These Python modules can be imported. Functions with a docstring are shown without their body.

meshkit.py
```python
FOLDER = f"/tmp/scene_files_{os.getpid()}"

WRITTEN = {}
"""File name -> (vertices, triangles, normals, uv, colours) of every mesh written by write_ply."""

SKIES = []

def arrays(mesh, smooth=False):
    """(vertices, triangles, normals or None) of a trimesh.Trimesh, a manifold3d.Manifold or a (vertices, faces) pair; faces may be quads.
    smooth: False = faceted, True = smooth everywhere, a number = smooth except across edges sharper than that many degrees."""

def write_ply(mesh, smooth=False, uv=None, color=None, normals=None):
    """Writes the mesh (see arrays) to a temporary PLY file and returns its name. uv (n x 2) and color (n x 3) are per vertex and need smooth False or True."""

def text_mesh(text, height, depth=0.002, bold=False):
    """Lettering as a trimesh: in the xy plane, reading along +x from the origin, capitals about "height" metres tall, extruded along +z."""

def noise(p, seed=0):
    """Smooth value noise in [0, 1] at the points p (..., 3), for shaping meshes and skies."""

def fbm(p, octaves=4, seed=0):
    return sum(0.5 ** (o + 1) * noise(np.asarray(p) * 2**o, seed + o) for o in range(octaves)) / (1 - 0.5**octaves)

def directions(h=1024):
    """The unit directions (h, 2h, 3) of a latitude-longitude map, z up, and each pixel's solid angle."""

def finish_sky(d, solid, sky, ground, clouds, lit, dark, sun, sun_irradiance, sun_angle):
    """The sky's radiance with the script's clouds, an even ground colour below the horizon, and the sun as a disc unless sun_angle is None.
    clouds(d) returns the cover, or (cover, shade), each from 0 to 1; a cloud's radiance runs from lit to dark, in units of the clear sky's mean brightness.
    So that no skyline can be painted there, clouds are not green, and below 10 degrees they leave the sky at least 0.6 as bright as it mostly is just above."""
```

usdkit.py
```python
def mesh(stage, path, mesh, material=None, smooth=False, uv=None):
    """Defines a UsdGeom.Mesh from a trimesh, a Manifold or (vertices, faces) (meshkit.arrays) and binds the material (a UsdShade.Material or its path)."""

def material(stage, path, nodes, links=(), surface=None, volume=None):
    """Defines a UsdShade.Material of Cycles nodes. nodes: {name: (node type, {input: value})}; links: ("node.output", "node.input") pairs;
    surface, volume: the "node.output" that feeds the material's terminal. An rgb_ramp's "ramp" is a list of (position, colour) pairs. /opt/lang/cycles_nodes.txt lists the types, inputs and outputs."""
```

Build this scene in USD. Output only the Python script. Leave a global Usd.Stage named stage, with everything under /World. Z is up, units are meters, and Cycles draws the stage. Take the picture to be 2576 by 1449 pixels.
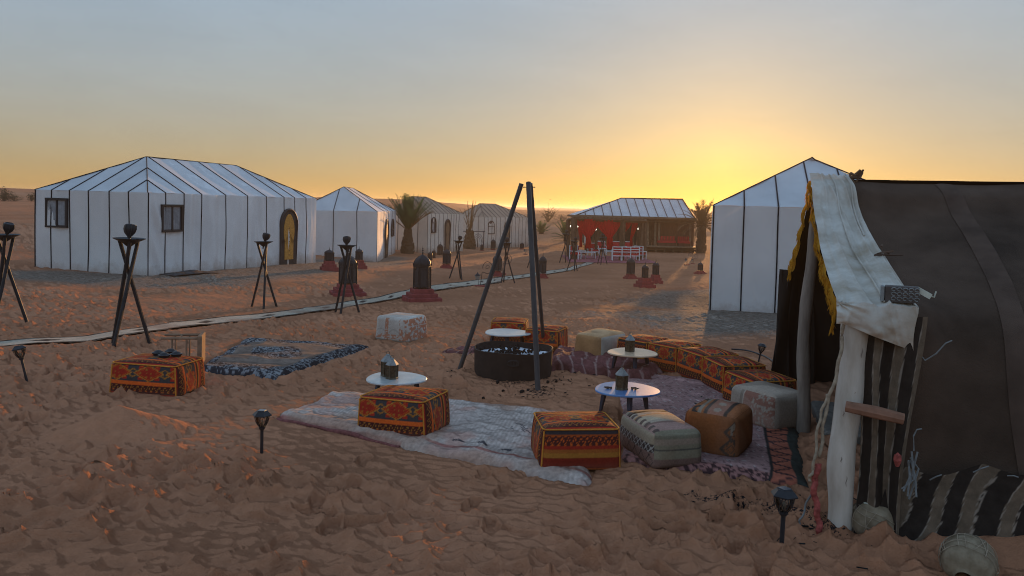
import math, random, numpy as np, shapely, usdkit, meshkit
from scipy.spatial import cKDTree
from scipy.interpolate import RBFInterpolator
from pxr import Usd, UsdGeom, UsdLux, UsdShade, Gf, Sdf, Vt
random.seed(7); RNG = np.random.default_rng(7)
stage = Usd.Stage.CreateInMemory()
UsdGeom.SetStageUpAxis(stage, 'Z'); UsdGeom.SetStageMetersPerUnit(stage, 1.0)
UsdGeom.Xform.Define(stage, '/World')

# ------------------------------------------------------------------ camera, sky, sun, exposure
F, H = 2000.0, 2.1                      # focal length in pixels of a 2576-wide picture, eye height
PITCH, ROLL = math.radians(2.5), math.radians(1.5)
SUN_EL, SUN_AZ = math.radians(3.4), math.radians(14.7)
EXPOSURE = 0.2
SUN_POWER, SKY_STRENGTH = 1.25, 0.15
R0 = np.array([1, 0, 0.]); U0 = np.array([0, math.sin(PITCH), math.cos(PITCH)]); FW = np.array([0, math.cos(PITCH), -math.sin(PITCH)])
CR = math.cos(ROLL) * R0 + math.sin(ROLL) * U0; CU = -math.sin(ROLL) * R0 + math.cos(ROLL) * U0
CY = 524.5 + F * math.tan(PITCH)
EYE = np.array([0, 0, H])
cam = UsdGeom.Camera.Define(stage, '/World/camera')
cam.AddTransformOp().Set(Gf.Matrix4d(*CR, 0, *CU, 0, *(-FW), 0, *EYE, 1))
cam.CreateHorizontalApertureAttr(36.0); cam.CreateFocalLengthAttr(36 * F / 2576)
cam.CreateVerticalApertureOffsetAttr(-(724.5 - CY) / 2576 * 36)
cam.CreateExposureAttr(EXPOSURE)
# sun glow from the sky model plus the even twilight fill of many-times-scattered light, bluish overhead and dusty near the horizon
GAM, GLOW = 0.837, np.array([.170, .165, .080])
FILL_UP, FILL_LOW, FILL_H = np.array([.215, .335, .52]), np.array([.275, .170, .045]), .165
sky_mat = usdkit.material(stage, '/World/Looks/sky_light', {
    's': ('sky_texture', {'sky_type': 'single_scattering', 'sun_disc': False, 'sun_elevation': SUN_EL, 'sun_rotation': SUN_AZ,
                          'aerosol_density': 0.5, 'air_density': 1.0, 'ozone_density': 1.0}),
    'g': ('gamma', {'gamma': GAM}),
    't': ('vector_math', {'math_type': 'multiply', 'vector2': tuple(GLOW * .15 ** (GAM - 1))}),
    'p': ('geometry', {}), 'x': ('separate_xyz', {}), 'm': ('math', {'math_type': 'maximum', 'value2': 0.0}), 'd': ('math', {'math_type': 'multiply', 'value2': -1 / FILL_H}),
    'e': ('math', {'math_type': 'exponent'}), 'f': ('mix_vector', {'a': tuple(FILL_UP / .15), 'b': tuple(FILL_LOW / .15)}), 'a': ('vector_math', {'math_type': 'add'}),
    # the bright ring that dust scatters close round the sun
    'q1': ('vector_math', {'math_type': 'dot_product', 'vector2': (math.sin(SUN_AZ) * math.cos(SUN_EL), math.cos(SUN_AZ) * math.cos(SUN_EL), math.sin(SUN_EL))}), 'q2': ('math', {'math_type': 'arccosine', 'use_clamp': False}), 'q3': ('math', {'math_type': 'multiply', 'value2': -1 / math.radians(5.5)}), 'q4': ('math', {'math_type': 'exponent'}),
    'q5': ('combine_xyz', {}), 'q6': ('vector_math', {'math_type': 'multiply', 'vector2': (.30 / .15, .15 / .15, .0)}), 'a0': ('vector_math', {'math_type': 'add'}),
    'wm': ('mapping', {'scale': (2.2, 1.2, 9.0), 'rotation': (0, .12, .5)}), 'wn': ('noise_texture', {'scale': 2.4, 'detail': 5, 'roughness': .62, 'distortion': .6}), 'wr': ('map_range', {'from_min': .3, 'from_max': .75, 'to_min': .965, 'to_max': 1.04}), 'wc': ('combine_xyz', {}), 'w': ('vector_math', {'math_type': 'multiply'}),
    'b': ('background_shader', {'strength': SKY_STRENGTH})},
    [('s.color', 'g.color'), ('g.color', 't.vector1'), ('p.position', 'x.vector'), ('x.z', 'm.value1'), ('m.value', 'd.value1'), ('d.value', 'e.value1'), ('e.value', 'f.fac'),
     ('t.vector', 'a0.vector1'), ('p.position', 'q1.vector1'), ('q1.value', 'q2.value1'), ('q2.value', 'q3.value1'), ('q3.value', 'q4.value1'), ('q4.value', 'q5.x'), ('q4.value', 'q5.y'), ('q4.value', 'q5.z'), ('q5.vector', 'q6.vector1'), ('q6.vector', 'a0.vector2'),
     ('a0.vector', 'a.vector1'), ('f.result', 'a.vector2'), ('a.vector', 'w.vector1'), ('p.position', 'wm.vector'), ('wm.vector', 'wn.vector'), ('wn.fac', 'wr.value'), ('wr.result', 'wc.x'), ('wr.result', 'wc.y'), ('wr.result', 'wc.z'), ('wc.vector', 'w.vector2'), ('w.vector', 'b.color')], surface='b.background')
dome = UsdLux.DomeLight.Define(stage, '/World/sky')
UsdShade.MaterialBindingAPI.Apply(dome.GetPrim()).Bind(sky_mat)
dome.GetPrim().SetCustomDataByKey('kind', 'structure')
sun = UsdLux.DistantLight.Define(stage, '/World/sun')
sun.CreateNormalizeAttr(True); sun.CreateIntensityAttr(SUN_POWER); sun.CreateAngleAttr(0.5); sun.CreateColorAttr((1.0, 0.50, 0.18))
SD = np.array([math.sin(SUN_AZ) * math.cos(SUN_EL), math.cos(SUN_AZ) * math.cos(SUN_EL), math.sin(SUN_EL)])
_x = np.cross([0, 0, 1], SD); _x /= np.linalg.norm(_x)
sun.AddTransformOp().Set(Gf.Matrix4d(*_x, 0, *np.cross(SD, _x), 0, *SD, 0, 0, 0, 0, 1))

# ------------------------------------------------------------------ small helpers
def sm(a, b, x):
    t = np.clip((np.asarray(x, float) - a) / (b - a), 0, 1); return t * t * (3 - 2 * t)
def nz(x, y, s, seed=0, z=0.0):
    return meshkit.noise(np.stack(np.broadcast_arrays(np.asarray(x, float) * s + 100, np.asarray(y, float) * s + 100, z), -1), seed)
def fb(x, y, s, o=4, seed=0, z=0.0):
    return meshkit.fbm(np.stack(np.broadcast_arrays(np.asarray(x, float) * s + 100, np.asarray(y, float) * s + 100, z), -1), o, seed)
def ray(x, y): return CR * ((x - 1288) / F) - CU * ((y - CY) / F) + FW
def at(x, y, depth):
    d = ray(x, y); return EYE + d * (depth / d[1])
def proj(p):
    q = np.asarray(p, float) - EYE; w = q @ FW
    return 1288 + F * (q @ CR) / w, CY - F * (q @ CU) / w
# lie of the land: control points (x, y, z)
CP = [(-10.7, 23.4, -.17), (-8.2, 32.9, -.36), (-14.3, 23.8, -.09), (-6.6, 38.7, -.69), (-5.5, 51, -.88), (-2.3, 64, -1.1), (4.5, 18.3, -.11), (8.5, 18, -.1),
      (-2.1, 32, -.8), (-3.7, 17.4, -.3), (-2.2, 18.0, -.27), (3.3, 43, -1.19), (5, 55, -1.2), (8, 67, -1.2), (14, 60, -1.1), (3.5, 30, -.72), (1, 20, -.33), (0, 64, -1.2), (12, 40, -.8),
      (-18, 28, 0), (-18, 40, .2), (-5.6, 11.4, 0), (0, 11, 0), (5, 11, 0), (-14, 60, -.6), (20, 30, -.3)] + \
     [(x, y, 0) for x in (-16, -8, -3, 3, 8, 16) for y in (-6, 1, 7)]
CP = np.array(CP, float)
_rbf = RBFInterpolator(CP[:, :2], CP[:, 2], smoothing=2.0, kernel='thin_plate_spline')
def lay(x, y):
    x, y = np.broadcast_arrays(np.asarray(x, float), np.asarray(y, float))
    xc, yc = np.clip(x, -22, 22), np.clip(y, -8, 72)
    return _rbf(np.stack([xc.ravel(), yc.ravel()], 1)).reshape(x.shape)
MOUND = None
def macro(x, y):
    x, y = np.asarray(x, float), np.asarray(y, float)
    z = lay(x, y)
    r = np.hypot(x, y)
    az = np.degrees(np.arctan2(x, np.maximum(y, 1e-3)))
    z = z + 1.25 * sm(27, 62, y) * sm(-12, -19, x) * sm(30, 40, r)
    z = z + (2.5 * sm(80, 150, y) + 1.0 * (fb(x, y, .035, 3, 5) - .45) * sm(60, 110, y)) * sm(45, 70, r)
    z = z + sm(70, 105, y) * 1.1 * np.exp(-((az - 3) / 4.0) ** 2) * (1 - sm(110, 150, y))
    z = z + sm(500, 1500, r) * 6 * fb(x, y, .0016, 3, 9)
    z = z + sm(4, 30, r) * 0.07 * (fb(x, y, .25, 2, 3) - .5)
    for f in BUMPS: z = z + f(x, y)
    return z
BUMPS = []
def P(x, y, it=60):
    d = ray(x, y); lo = 2.0 / d[1]
    ts = lo * 1.03 ** np.arange(170)
    pts = EYE + d * ts[:, None]
    g = pts[:, 2] - macro(pts[:, 0], pts[:, 1])
    k = np.argmax(g < 0)
    if g[k] >= 0: return EYE + d * (150 / d[1])
    a, b = ts[k - 1], ts[k]
    for _ in range(25):
        m = (a + b) / 2; p = EYE + d * m
        if p[2] - float(macro(p[0], p[1])) < 0: b = m
        else: a = m
    return EYE + d * b
def gz(x, y): return float(macro(x, y))

class MB:
    def __init__(s): s.v, s.f, s.c, s.n = [], [], [], 0
    def add(s, v, f, c=None):
        v = np.asarray(v, float).reshape(-1, 3); f = np.asarray(f, int)
        if f.shape[1] == 4: f = np.vstack([f[:, [0, 1, 2]], f[:, [0, 2, 3]]])
        s.v.append(v); s.f.append(f + s.n); s.n += len(v)
        if c is not None: s.c.append(np.broadcast_to(np.asarray(c, float), v.shape))
        return s
    def box(s, c, d, rz=0, c3=None, ry=0, rx=0):
        q = np.array([[x, y, z] for x in (-.5, .5) for y in (-.5, .5) for z in (-.5, .5)]) * np.asarray(d, float)
        q = q @ rot(rx, ry, rz).T + np.asarray(c, float)
        return s.add(q, [[0, 1, 3, 2], [4, 6, 7, 5], [0, 4, 5, 1], [2, 3, 7, 6], [0, 2, 6, 4], [1, 5, 7, 3]], c3)
    def cbox(s, c, d, b, rz=0):
        """box with chamfered vertical and top edges"""
        x, y, z = np.asarray(d, float) / 2
        R = lambda k: [(-x + b * k, -y), (x - b * k, -y), (x, -y + b * k), (x, y - b * k), (x - b * k, y), (-x + b * k, y), (-x, y - b * k), (-x, -y + b * k)]
        L = [[(a, e, -z) for a, e in R(1)], [(a, e, z - b) for a, e in R(1)], [(a * (x - b) / x, e * (y - b) / y, z) for a, e in R(1)]]
        v = np.array(L).reshape(-1, 3) @ rot(0, 0, rz).T + np.asarray(c, float)
        f = []
        for k in range(2):
            for i in range(8): f.append([k * 8 + i, k * 8 + (i + 1) % 8, k * 8 + 8 + (i + 1) % 8, k * 8 + 8 + i])
        for i in (1, 3, 5): f.append([16, 16 + i, 16 + i + 1, 16 + min(i + 2, 7)]); f.append([0, min(i + 2, 7), i + 1, i])
        return s.add(v, f)
    def tube(s, pts, r, n=6, cap=True, c=None):
        pts = np.asarray(pts, float); m = len(pts); r = np.broadcast_to(np.asarray(r, float), m)
        t = np.gradient(pts, axis=0); t /= np.maximum(np.linalg.norm(t, axis=1, keepdims=True), 1e-9)
        ref = np.array([0, 0, 1.]) if abs(t[:, 2]).mean() < .9 else np.array([1., 0, 0])
        a = np.cross(t, ref); a /= np.maximum(np.linalg.norm(a, axis=1, keepdims=True), 1e-9); b = np.cross(t, a)
        th = np.arange(n) / n * 2 * np.pi
        v = pts[:, None] + r[:, None, None] * (np.cos(th)[None, :, None] * a[:, None] + np.sin(th)[None, :, None] * b[:, None])
        i, j = np.meshgrid(np.arange(m - 1), np.arange(n), indexing='ij'); i, j = i.ravel(), j.ravel(); k = (j + 1) % n
        f = np.stack([i * n + j, i * n + n + j, i * n + n + k, i * n + k], 1)
        v = v.reshape(-1, 3); f = np.vstack([f[:, [0, 1, 2]], f[:, [0, 2, 3]]])
        if cap:
            v = np.vstack([v, pts[0], pts[-1]]); q = np.arange(n); w = (q + 1) % n
            f = np.vstack([f, np.stack([q, w, np.full(n, m * n)], 1), np.stack([(m - 1) * n + w, (m - 1) * n + q, np.full(n, m * n + 1)], 1)])
        return s.add(v, f, c)
    def lathe(s, prof, n=16, c=(0, 0, 0), M=None, ph=0, col=None):
        prof = np.asarray(prof, float); m = len(prof); th = np.arange(n) / n * 2 * np.pi + ph
        v = np.stack([prof[:, :1] * np.cos(th), prof[:, :1] * np.sin(th), np.repeat(prof[:, 1:], n, 1)], -1).reshape(-1, 3)
        if M is not None: v = v @ np.asarray(M).T
        i, j = np.meshgrid(np.arange(m - 1), np.arange(n), indexing='ij'); i, j = i.ravel(), j.ravel(); k = (j + 1) % n
        return s.add(v + np.asarray(c, float), np.stack([i * n + j, i * n + k, i * n + n + k, i * n + n + j], 1), col)
    def grid(s, Q, c=None, flip=False):
        Q = np.asarray(Q, float); m, n = Q.shape[:2]
        i, j = np.meshgrid(np.arange(m - 1), np.arange(n - 1), indexing='ij'); i, j = i.ravel(), j.ravel()
        f = np.stack([i * n + j, i * n + n + j, i * n + n + j + 1, i * n + j + 1], 1)
        if flip: f = f[:, ::-1]
        return s.add(Q.reshape(-1, 3), f, None if c is None else np.asarray(c).reshape(-1, 3))
    def arrays(s): return np.vstack(s.v), np.vstack(s.f)
def rot(rx=0, ry=0, rz=0):
    cx, sx, cy, sy, cz, sz = math.cos(rx), math.sin(rx), math.cos(ry), math.sin(ry), math.cos(rz), math.sin(rz)
    return np.array([[cz, -sz, 0], [sz, cz, 0], [0, 0, 1]]) @ np.array([[cy, 0, sy], [0, 1, 0], [-sy, 0, cy]]) @ np.array([[1, 0, 0], [0, cx, -sx], [0, sx, cx]])

USED = {}
def numbered(parent, name):
    k = USED.get((parent, name), -1) + 1; USED[(parent, name)] = k
    return f'{parent}/{name}' + (f'_{k:03d}' if k else '')
def tag(path, label=None, cat=None, group=None, kind=None):
    p = stage.GetPrimAtPath(path)
    for k, x in (('label', label), ('category', cat), ('group', group), ('kind', kind)):
        if x: p.SetCustomDataByKey(k, x)
    return path
def place(path, loc, rz=0, scale=1.0, rx=0, ry=0):
    x = UsdGeom.Xform.Define(stage, path)
    x.AddTranslateOp().Set(Gf.Vec3d(*map(float, loc))); x.AddRotateXYZOp().Set(Gf.Vec3f(*map(float, np.degrees([rx, ry, rz]))))
    x.AddScaleOp().Set(Gf.Vec3f(*np.broadcast_to(np.asarray(scale, float), 3).tolist()))
    return path
def thing(name, label, cat, loc=(0, 0, 0), rz=0, group=None, scale=1.0, rx=0, ry=0):
    return tag(place(numbered('/World', name), loc, rz, scale, rx, ry), label, cat, group)
def obj(name, mb, mat, parent='/World', smooth=False, label=None, kind=None):
    path = numbered(parent, name)
    m = usdkit.mesh(stage, path, mb.arrays(), MATS[mat], smooth=smooth)
    if mb.c:
        UsdGeom.PrimvarsAPI(m).CreatePrimvar('col', Sdf.ValueTypeNames.Color3fArray, 'vertex').Set(Vt.Vec3fArray.FromNumpy(np.vstack(mb.c).astype(np.float32)))
    if label or kind: tag(path, label, None, None, kind)
    return path
def dup(src, label, loc, rz=0, scale=1.0, rx=0, ry=0, cat=None, group=None):
    name = src.split('/')[-1]; name = name[:-4] if name[-4:-3] == '_' and name[-3:].isdigit() else name
    path = place(numbered('/World', name), loc, rz, scale, rx, ry)
    p = stage.GetPrimAtPath(path); p.GetReferences().AddInternalReference(src); p.SetInstanceable(True)
    return tag(path, label, cat, group)
class Repeat:
    """build the first one, then copy it"""
    def __init__(s, build): s.build, s.src = build, None
    def __call__(s, label, loc, rz=0, scale=1.0, rx=0, ry=0):
        if s.src is None: s.src = s.build(label, loc, rz, scale, rx, ry); return s.src
        return dup(s.src, label, loc, rz, scale, rx, ry)

# ------------------------------------------------------------------ materials
MATS = {}
def M(name, c, rough=.8, var=.15, scale=8.0, bump=0.0, bscale=60.0, metal=0.0, transl=0.0, c2=None, detail=4, col=False, stretch=(1, 1, 1), spec=.06, sheen=0.0, hem=None):
    c = np.array(c, float); a = np.clip(c * (1 - var), 0, 1); b = np.clip(c * (1 + var), 0, 1) if c2 is None else np.array(c2, float)
    if c2 is not None: a = c
    N = {'g': ('texture_coordinate', {}), 'm': ('mapping', {'scale': stretch}), 'n': ('noise_texture', {'scale': scale, 'detail': detail, 'roughness': .6}),
         'r': ('rgb_ramp', {'ramp': [(.3, tuple(a)), (.7, tuple(b))]}), 'p': ('principled_bsdf', {'roughness': rough, 'metallic': metal, 'specular_ior_level': spec, 'sheen_weight': sheen})}
    L = [('g.object', 'm.vector'), ('m.vector', 'n.vector'), ('n.fac', 'r.fac')]
    out = 'r.color'
    if col:
        N['a'] = ('attribute', {'attribute': 'col'}); N['r'] = ('rgb_ramp', {'ramp': [(.3, (1 - var,) * 3), (.7, (1 + var * .3,) * 3)]})
        N['x'] = ('vector_math', {'math_type': 'multiply'}); L += [('a.color', 'x.vector1'), ('r.color', 'x.vector2')]; out = 'x.vector'
    if hem:                                                               # sandy dirt wiped up the foot of the cloth
        N.update({'hz': ('separate_xyz', {}), 'hn': ('noise_texture', {'scale': 2.6, 'detail': 6, 'roughness': .7}), 'hm': ('math', {'math_type': 'multiply_add', 'value2': .9, 'value3': -.30}), 'hs': ('math', {'math_type': 'subtract'}),
                  'hr': ('map_range', {'from_min': .0, 'from_max': .42, 'to_min': .62, 'to_max': 0.0, 'clamp': True}), 'hx': ('mix_color', {'b': hem})})
        L += [('g.object', 'hz.vector'), ('g.object', 'hn.vector'), ('hn.fac', 'hm.value1'), ('hz.z', 'hs.value1'), ('hm.value', 'hs.value2'), ('hs.value', 'hr.value'), ('hr.result', 'hx.fac'), (out, 'hx.a')]; out = 'hx.result'
    L.append((out, 'p.base_color'))
    if bump:
        N['n2'] = ('noise_texture', {'scale': bscale, 'detail': 4, 'roughness': .65}); N['b'] = ('bump', {'strength': 1.0, 'distance': bump})
        L += [('m.vector', 'n2.vector'), ('n2.fac', 'b.height'), ('b.normal', 'p.normal')]
    surf = 'p.BSDF'
    if transl:
        N['t'] = ('translucent_bsdf', {}); N['mx'] = ('mix_closure', {'fac': transl}); L += [(out, 't.color'), ('p.BSDF', 'mx.closure1'), ('t.BSDF', 'mx.closure2')]; surf = 'mx.closure'
    MATS[name] = usdkit.material(stage, '/World/Looks/' + name, N, L, surface=surf)
def emit(name, c, s):
    MATS[name] = usdkit.material(stage, '/World/Looks/' + name, {'e': ('emission', {'color': c, 'strength': s})}, [], surface='e.emission')
M('canvas', (.80, .80, .80), .75, .07, 9e-1, .003, 30, transl=.2, detail=7, hem=(.40, .28, .20))
M('canvas_roof', (.66, .66, .67), .7, .09, 1.0, .002, 45, transl=.10)
M('canvas_cream', (.70, .64, .56), .8, .08, 1.0, .003, 30, transl=.14, hem=(.38, .27, .19))
M('canvas_tan', (.40, .31, .24), .8, .12, 1.5, .002, 45, transl=.10)
M('seam', (.018, .017, .02), .7, .3, 20)
M('black_iron', (.016, .016, .018), .5, .4, 14, .001, 120, metal=.3, spec=.25)
M('black_plastic', (.012, .012, .014), .35, .2, 20, spec=.25)
M('rust_iron', (.02, .017, .016), .65, .5, 9, .002, 60, c2=(.035, .026, .022))
M('pole_iron', (.022, .021, .022), .45, .5, 6, .0015, 90, c2=(.045, .04, .038), spec=.25)
M('plinth_red', (.20, .045, .042), .8, .25, 6, .002, 50)
M('wood_pale', (.36, .30, .24), .8, .2, 5, .002, 40, stretch=(2.5, 2.5, .6), c2=(.52, .45, .385), detail=9)
M('wood_grey', (.16, .125, .10), .85, .2, 6, .003, 50, stretch=(4, 4, .5), c2=(.27, .22, .18))
M('wood_red', (.20, .10, .065), .8, .25, 12, .002, 80)
M('wood_brown', (.11, .065, .04), .8, .35, 7, .002, 60, stretch=(1, 1, .4))
M('wood_stool', (.20, .13, .085), .8, .3, 9, .002, 60)
M('bark', (.10, .065, .042), .95, .4, 14, .01, 30)
M('frond', (.052, .098, .042), .6, .35, 5, transl=.4)
M('frond_dry', (.20, .12, .06), .8, .35, 5, transl=.2)
M('shrub', (.05, .052, .03), .8, .4, 3, transl=.15)
M('twig', (.09, .06, .045), .9, .3, 8)
M('door_dark', (.035, .032, .032), .6, .4, 10)
M('door_brass', (.42, .20, .045), .5, .35, 14, .002, 60)
M('wood_door', (.17, .11, .07), .7, .25, 9)
M('curtain_grey', (.22, .22, .23), .85, .2, 6)
M('brass_old', (.10, .085, .06), .45, .5, 18, .0015, 90, metal=.6, spec=.25)
M('lamp_glass', (.20, .19, .17), .25, .3, 20, spec=.25)
M('horn_pane', (.14, .10, .06), .35, .5, 40, transl=.35)
M('ash', (.33, .33, .36), .95, .5, 25, .01, 60, c2=(.75, .75, .78))
M('charcoal', (.012, .012, .012), .9, .4, 20)
M('white_paint', (.55, .54, .53), .5, .05, 8, spec=.25)
M('red_cloth', (.68, .010, .028), .8, .15, 4, transl=.5)
M('red_cushion', (.42, .03, .035), .85, .2, 10)
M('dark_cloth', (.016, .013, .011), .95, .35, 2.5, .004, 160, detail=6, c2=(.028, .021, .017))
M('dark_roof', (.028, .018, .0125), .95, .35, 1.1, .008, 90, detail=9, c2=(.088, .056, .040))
M('strip_cloth', (.066, .042, .031), .95, .3, 3, .004, 160)
M('stripe_cloth', (1, 1, 1), .95, .35, 14, .004, 120, col=True)
M('white_flap', (.42, .345, .26), .75, .2, 3.2, .003, 60, detail=7, c2=(.72, .68, .61), transl=.08)
M('yellow_fringe', (.50, .24, .02), .95, .4, 14, .006, 60, c2=(.68, .36, .04), transl=.3)
M('kilim', (1, 1, 1), .95, .22, 60, .0025, 220, col=True)
M('rug', (1, 1, 1), .98, .35, 22, .006, 90, col=True)
M('gourd', (.13, .095, .06), .8, .4, 14, .006, 30, c2=(.24, .19, .13))
M('shard', (.40, .40, .33), .6, .2, 10)
M('rope', (.27, .21, .15), .9, .3, 30, .003, 90)
M('rope_red', (.26, .06, .05), .9, .4, 30, .003, 90)
M('rope_white', (.15, .15, .145), .9, .2, 30)
M('hose', (.02, .02, .022), .4, .2, 10, spec=.25)
M('solar_body', (.06, .05, .045), .5, .3, 15, spec=.25)
M('solar_filigree', (.17, .175, .17), .5, .3, 20, spec=.25)
M('table_white', (.34, .36, .36), .25, .2, 9, spec=.5, c2=(.50, .52, .50))
M('table_blue', (.035, .11, .30), .28, .5, 6, spec=.5, c2=(.12, .23, .40))
M('table_tan', (.58, .40, .26), .3, .2, 6, spec=.5)
M('table_leg', (.02, .028, .045), .5, .3, 10, spec=.25)
M('hanging_mat', (.16, .14, .12), .95, .3, 12, .004, 60)
M('blanket', (.06, .055, .055), .9, .5, 10, .004, 60)
M('rug_roll', (.155, .055, .05), .95, .35, 30, .004, 90)
M('rug_red', (.30, .10, .11), .95, .4, 3)
M('plank', (.12, .055, .038), .8, .35, 5, .002, 60, stretch=(2, 2, .4))
M('deck_wood', (.20, .13, .08), .8, .3, 6)
emit('bulb_glow', (1, .9, .75), 1.6)
MATS['pane_glass'] = usdkit.material(stage, '/World/Looks/pane_glass', {'p': ('principled_bsdf', {'base_color': (.035, .04, .05), 'roughness': .15, 'specular_ior_level': .6})}, [], surface='p.BSDF')
MATS['clear_glass'] = usdkit.material(stage, '/World/Looks/clear_glass', {'t': ('transparent_bsdf', {'color': (.82, .83, .82)}), 'g': ('glossy_bsdf', {'roughness': .08}), 'f': ('fresnel', {'IOR': 1.5}), 'm': ('mix_closure', {})},
    [('f.fac', 'm.fac'), ('t.BSDF', 'm.closure1'), ('g.BSDF', 'm.closure2')], surface='m.closure')
MATS['pierced_iron'] = usdkit.material(stage, '/World/Looks/pierced_iron', {
    'g': ('texture_coordinate', {}), 'v': ('voronoi_texture', {'scale': 26.0, 'randomness': .45}), 'c': ('math', {'math_type': 'less_than', 'value2': .26}),
    'p': ('principled_bsdf', {'base_color': (.016, .016, .019), 'roughness': .5, 'metallic': .3}), 't': ('transparent_bsdf', {}), 'm': ('mix_closure', {})},
    [('g.object', 'v.vector'), ('v.distance', 'c.value1'), ('c.value', 'm.fac'), ('p.BSDF', 'm.closure1'), ('t.BSDF', 'm.closure2')], surface='m.closure')
MATS['sand'] = usdkit.material(stage, '/World/Looks/sand', {
    'g': ('geometry', {}), 'a': ('attribute', {'attribute': 'col'}), 'sx': ('separate_xyz', {}),
    'n1': ('noise_texture', {'scale': .35, 'detail': 5}), 'r1': ('rgb_ramp', {'ramp': [(.3, (.335, .152, .083)), (.7, (.44, .205, .116))]}),
    'n2': ('noise_texture', {'scale': 9, 'detail': 6, 'roughness': .7}), 'r2': ('rgb_ramp', {'ramp': [(.25, (.80, .80, .80)), (.75, (1.12, 1.1, 1.08))]}),
    'mu': ('vector_math', {'math_type': 'multiply'}),
    'v': ('voronoi_texture', {'scale': 16}), 'vr': ('rgb_ramp', {'ramp': [(0, (.10, .080, .064)), (.45, (.185, .148, .118)), (1, (.29, .235, .19))]}),
    'n3': ('noise_texture', {'scale': 26, 'detail': 5, 'roughness': .75}), 'ad': ('math', {'math_type': 'add'}), 'gm': ('map_range', {'from_min': .85, 'from_max': 1.15, 'clamp': True}),
    'n5': ('noise_texture', {'scale': 38, 'detail': 4, 'roughness': .7}), 'ad2': ('math', {'math_type': 'add'}), 'cm': ('map_range', {'from_min': 1.02, 'from_max': 1.10, 'clamp': True}),
    'mx': ('mix_color', {}), 'mx2': ('mix_color', {'b': (.014, .014, .016)}),
    'n4': ('noise_texture', {'scale': 45, 'detail': 5, 'roughness': .7}), 'b': ('bump', {'strength': 1.0, 'distance': .028}),
    'p': ('principled_bsdf', {'roughness': 1.0, 'specular_ior_level': .02})},
    [('g.position', 'n1.vector'), ('g.position', 'n2.vector'), ('g.position', 'v.vector'), ('g.position', 'n3.vector'), ('g.position', 'n4.vector'), ('g.position', 'n5.vector'), ('a.vector', 'sx.vector'),
     ('n1.fac', 'r1.fac'), ('n2.fac', 'r2.fac'), ('r1.color', 'mu.vector1'), ('r2.color', 'mu.vector2'), ('v.color', 'vr.fac'),
     ('sx.x', 'ad.value1'), ('n3.fac', 'ad.value2'), ('ad.value', 'gm.value'), ('sx.y', 'ad2.value1'), ('n5.fac', 'ad2.value2'), ('ad2.value', 'cm.value'),
     ('mu.vector', 'mx.a'), ('vr.color', 'mx.b'), ('gm.result', 'mx.fac'), ('mx.result', 'mx2.a'), ('cm.result', 'mx2.fac'), ('mx2.result', 'p.base_color'),
     ('n4.fac', 'b.height'), ('b.normal', 'p.normal')], surface='p.BSDF')

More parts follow.
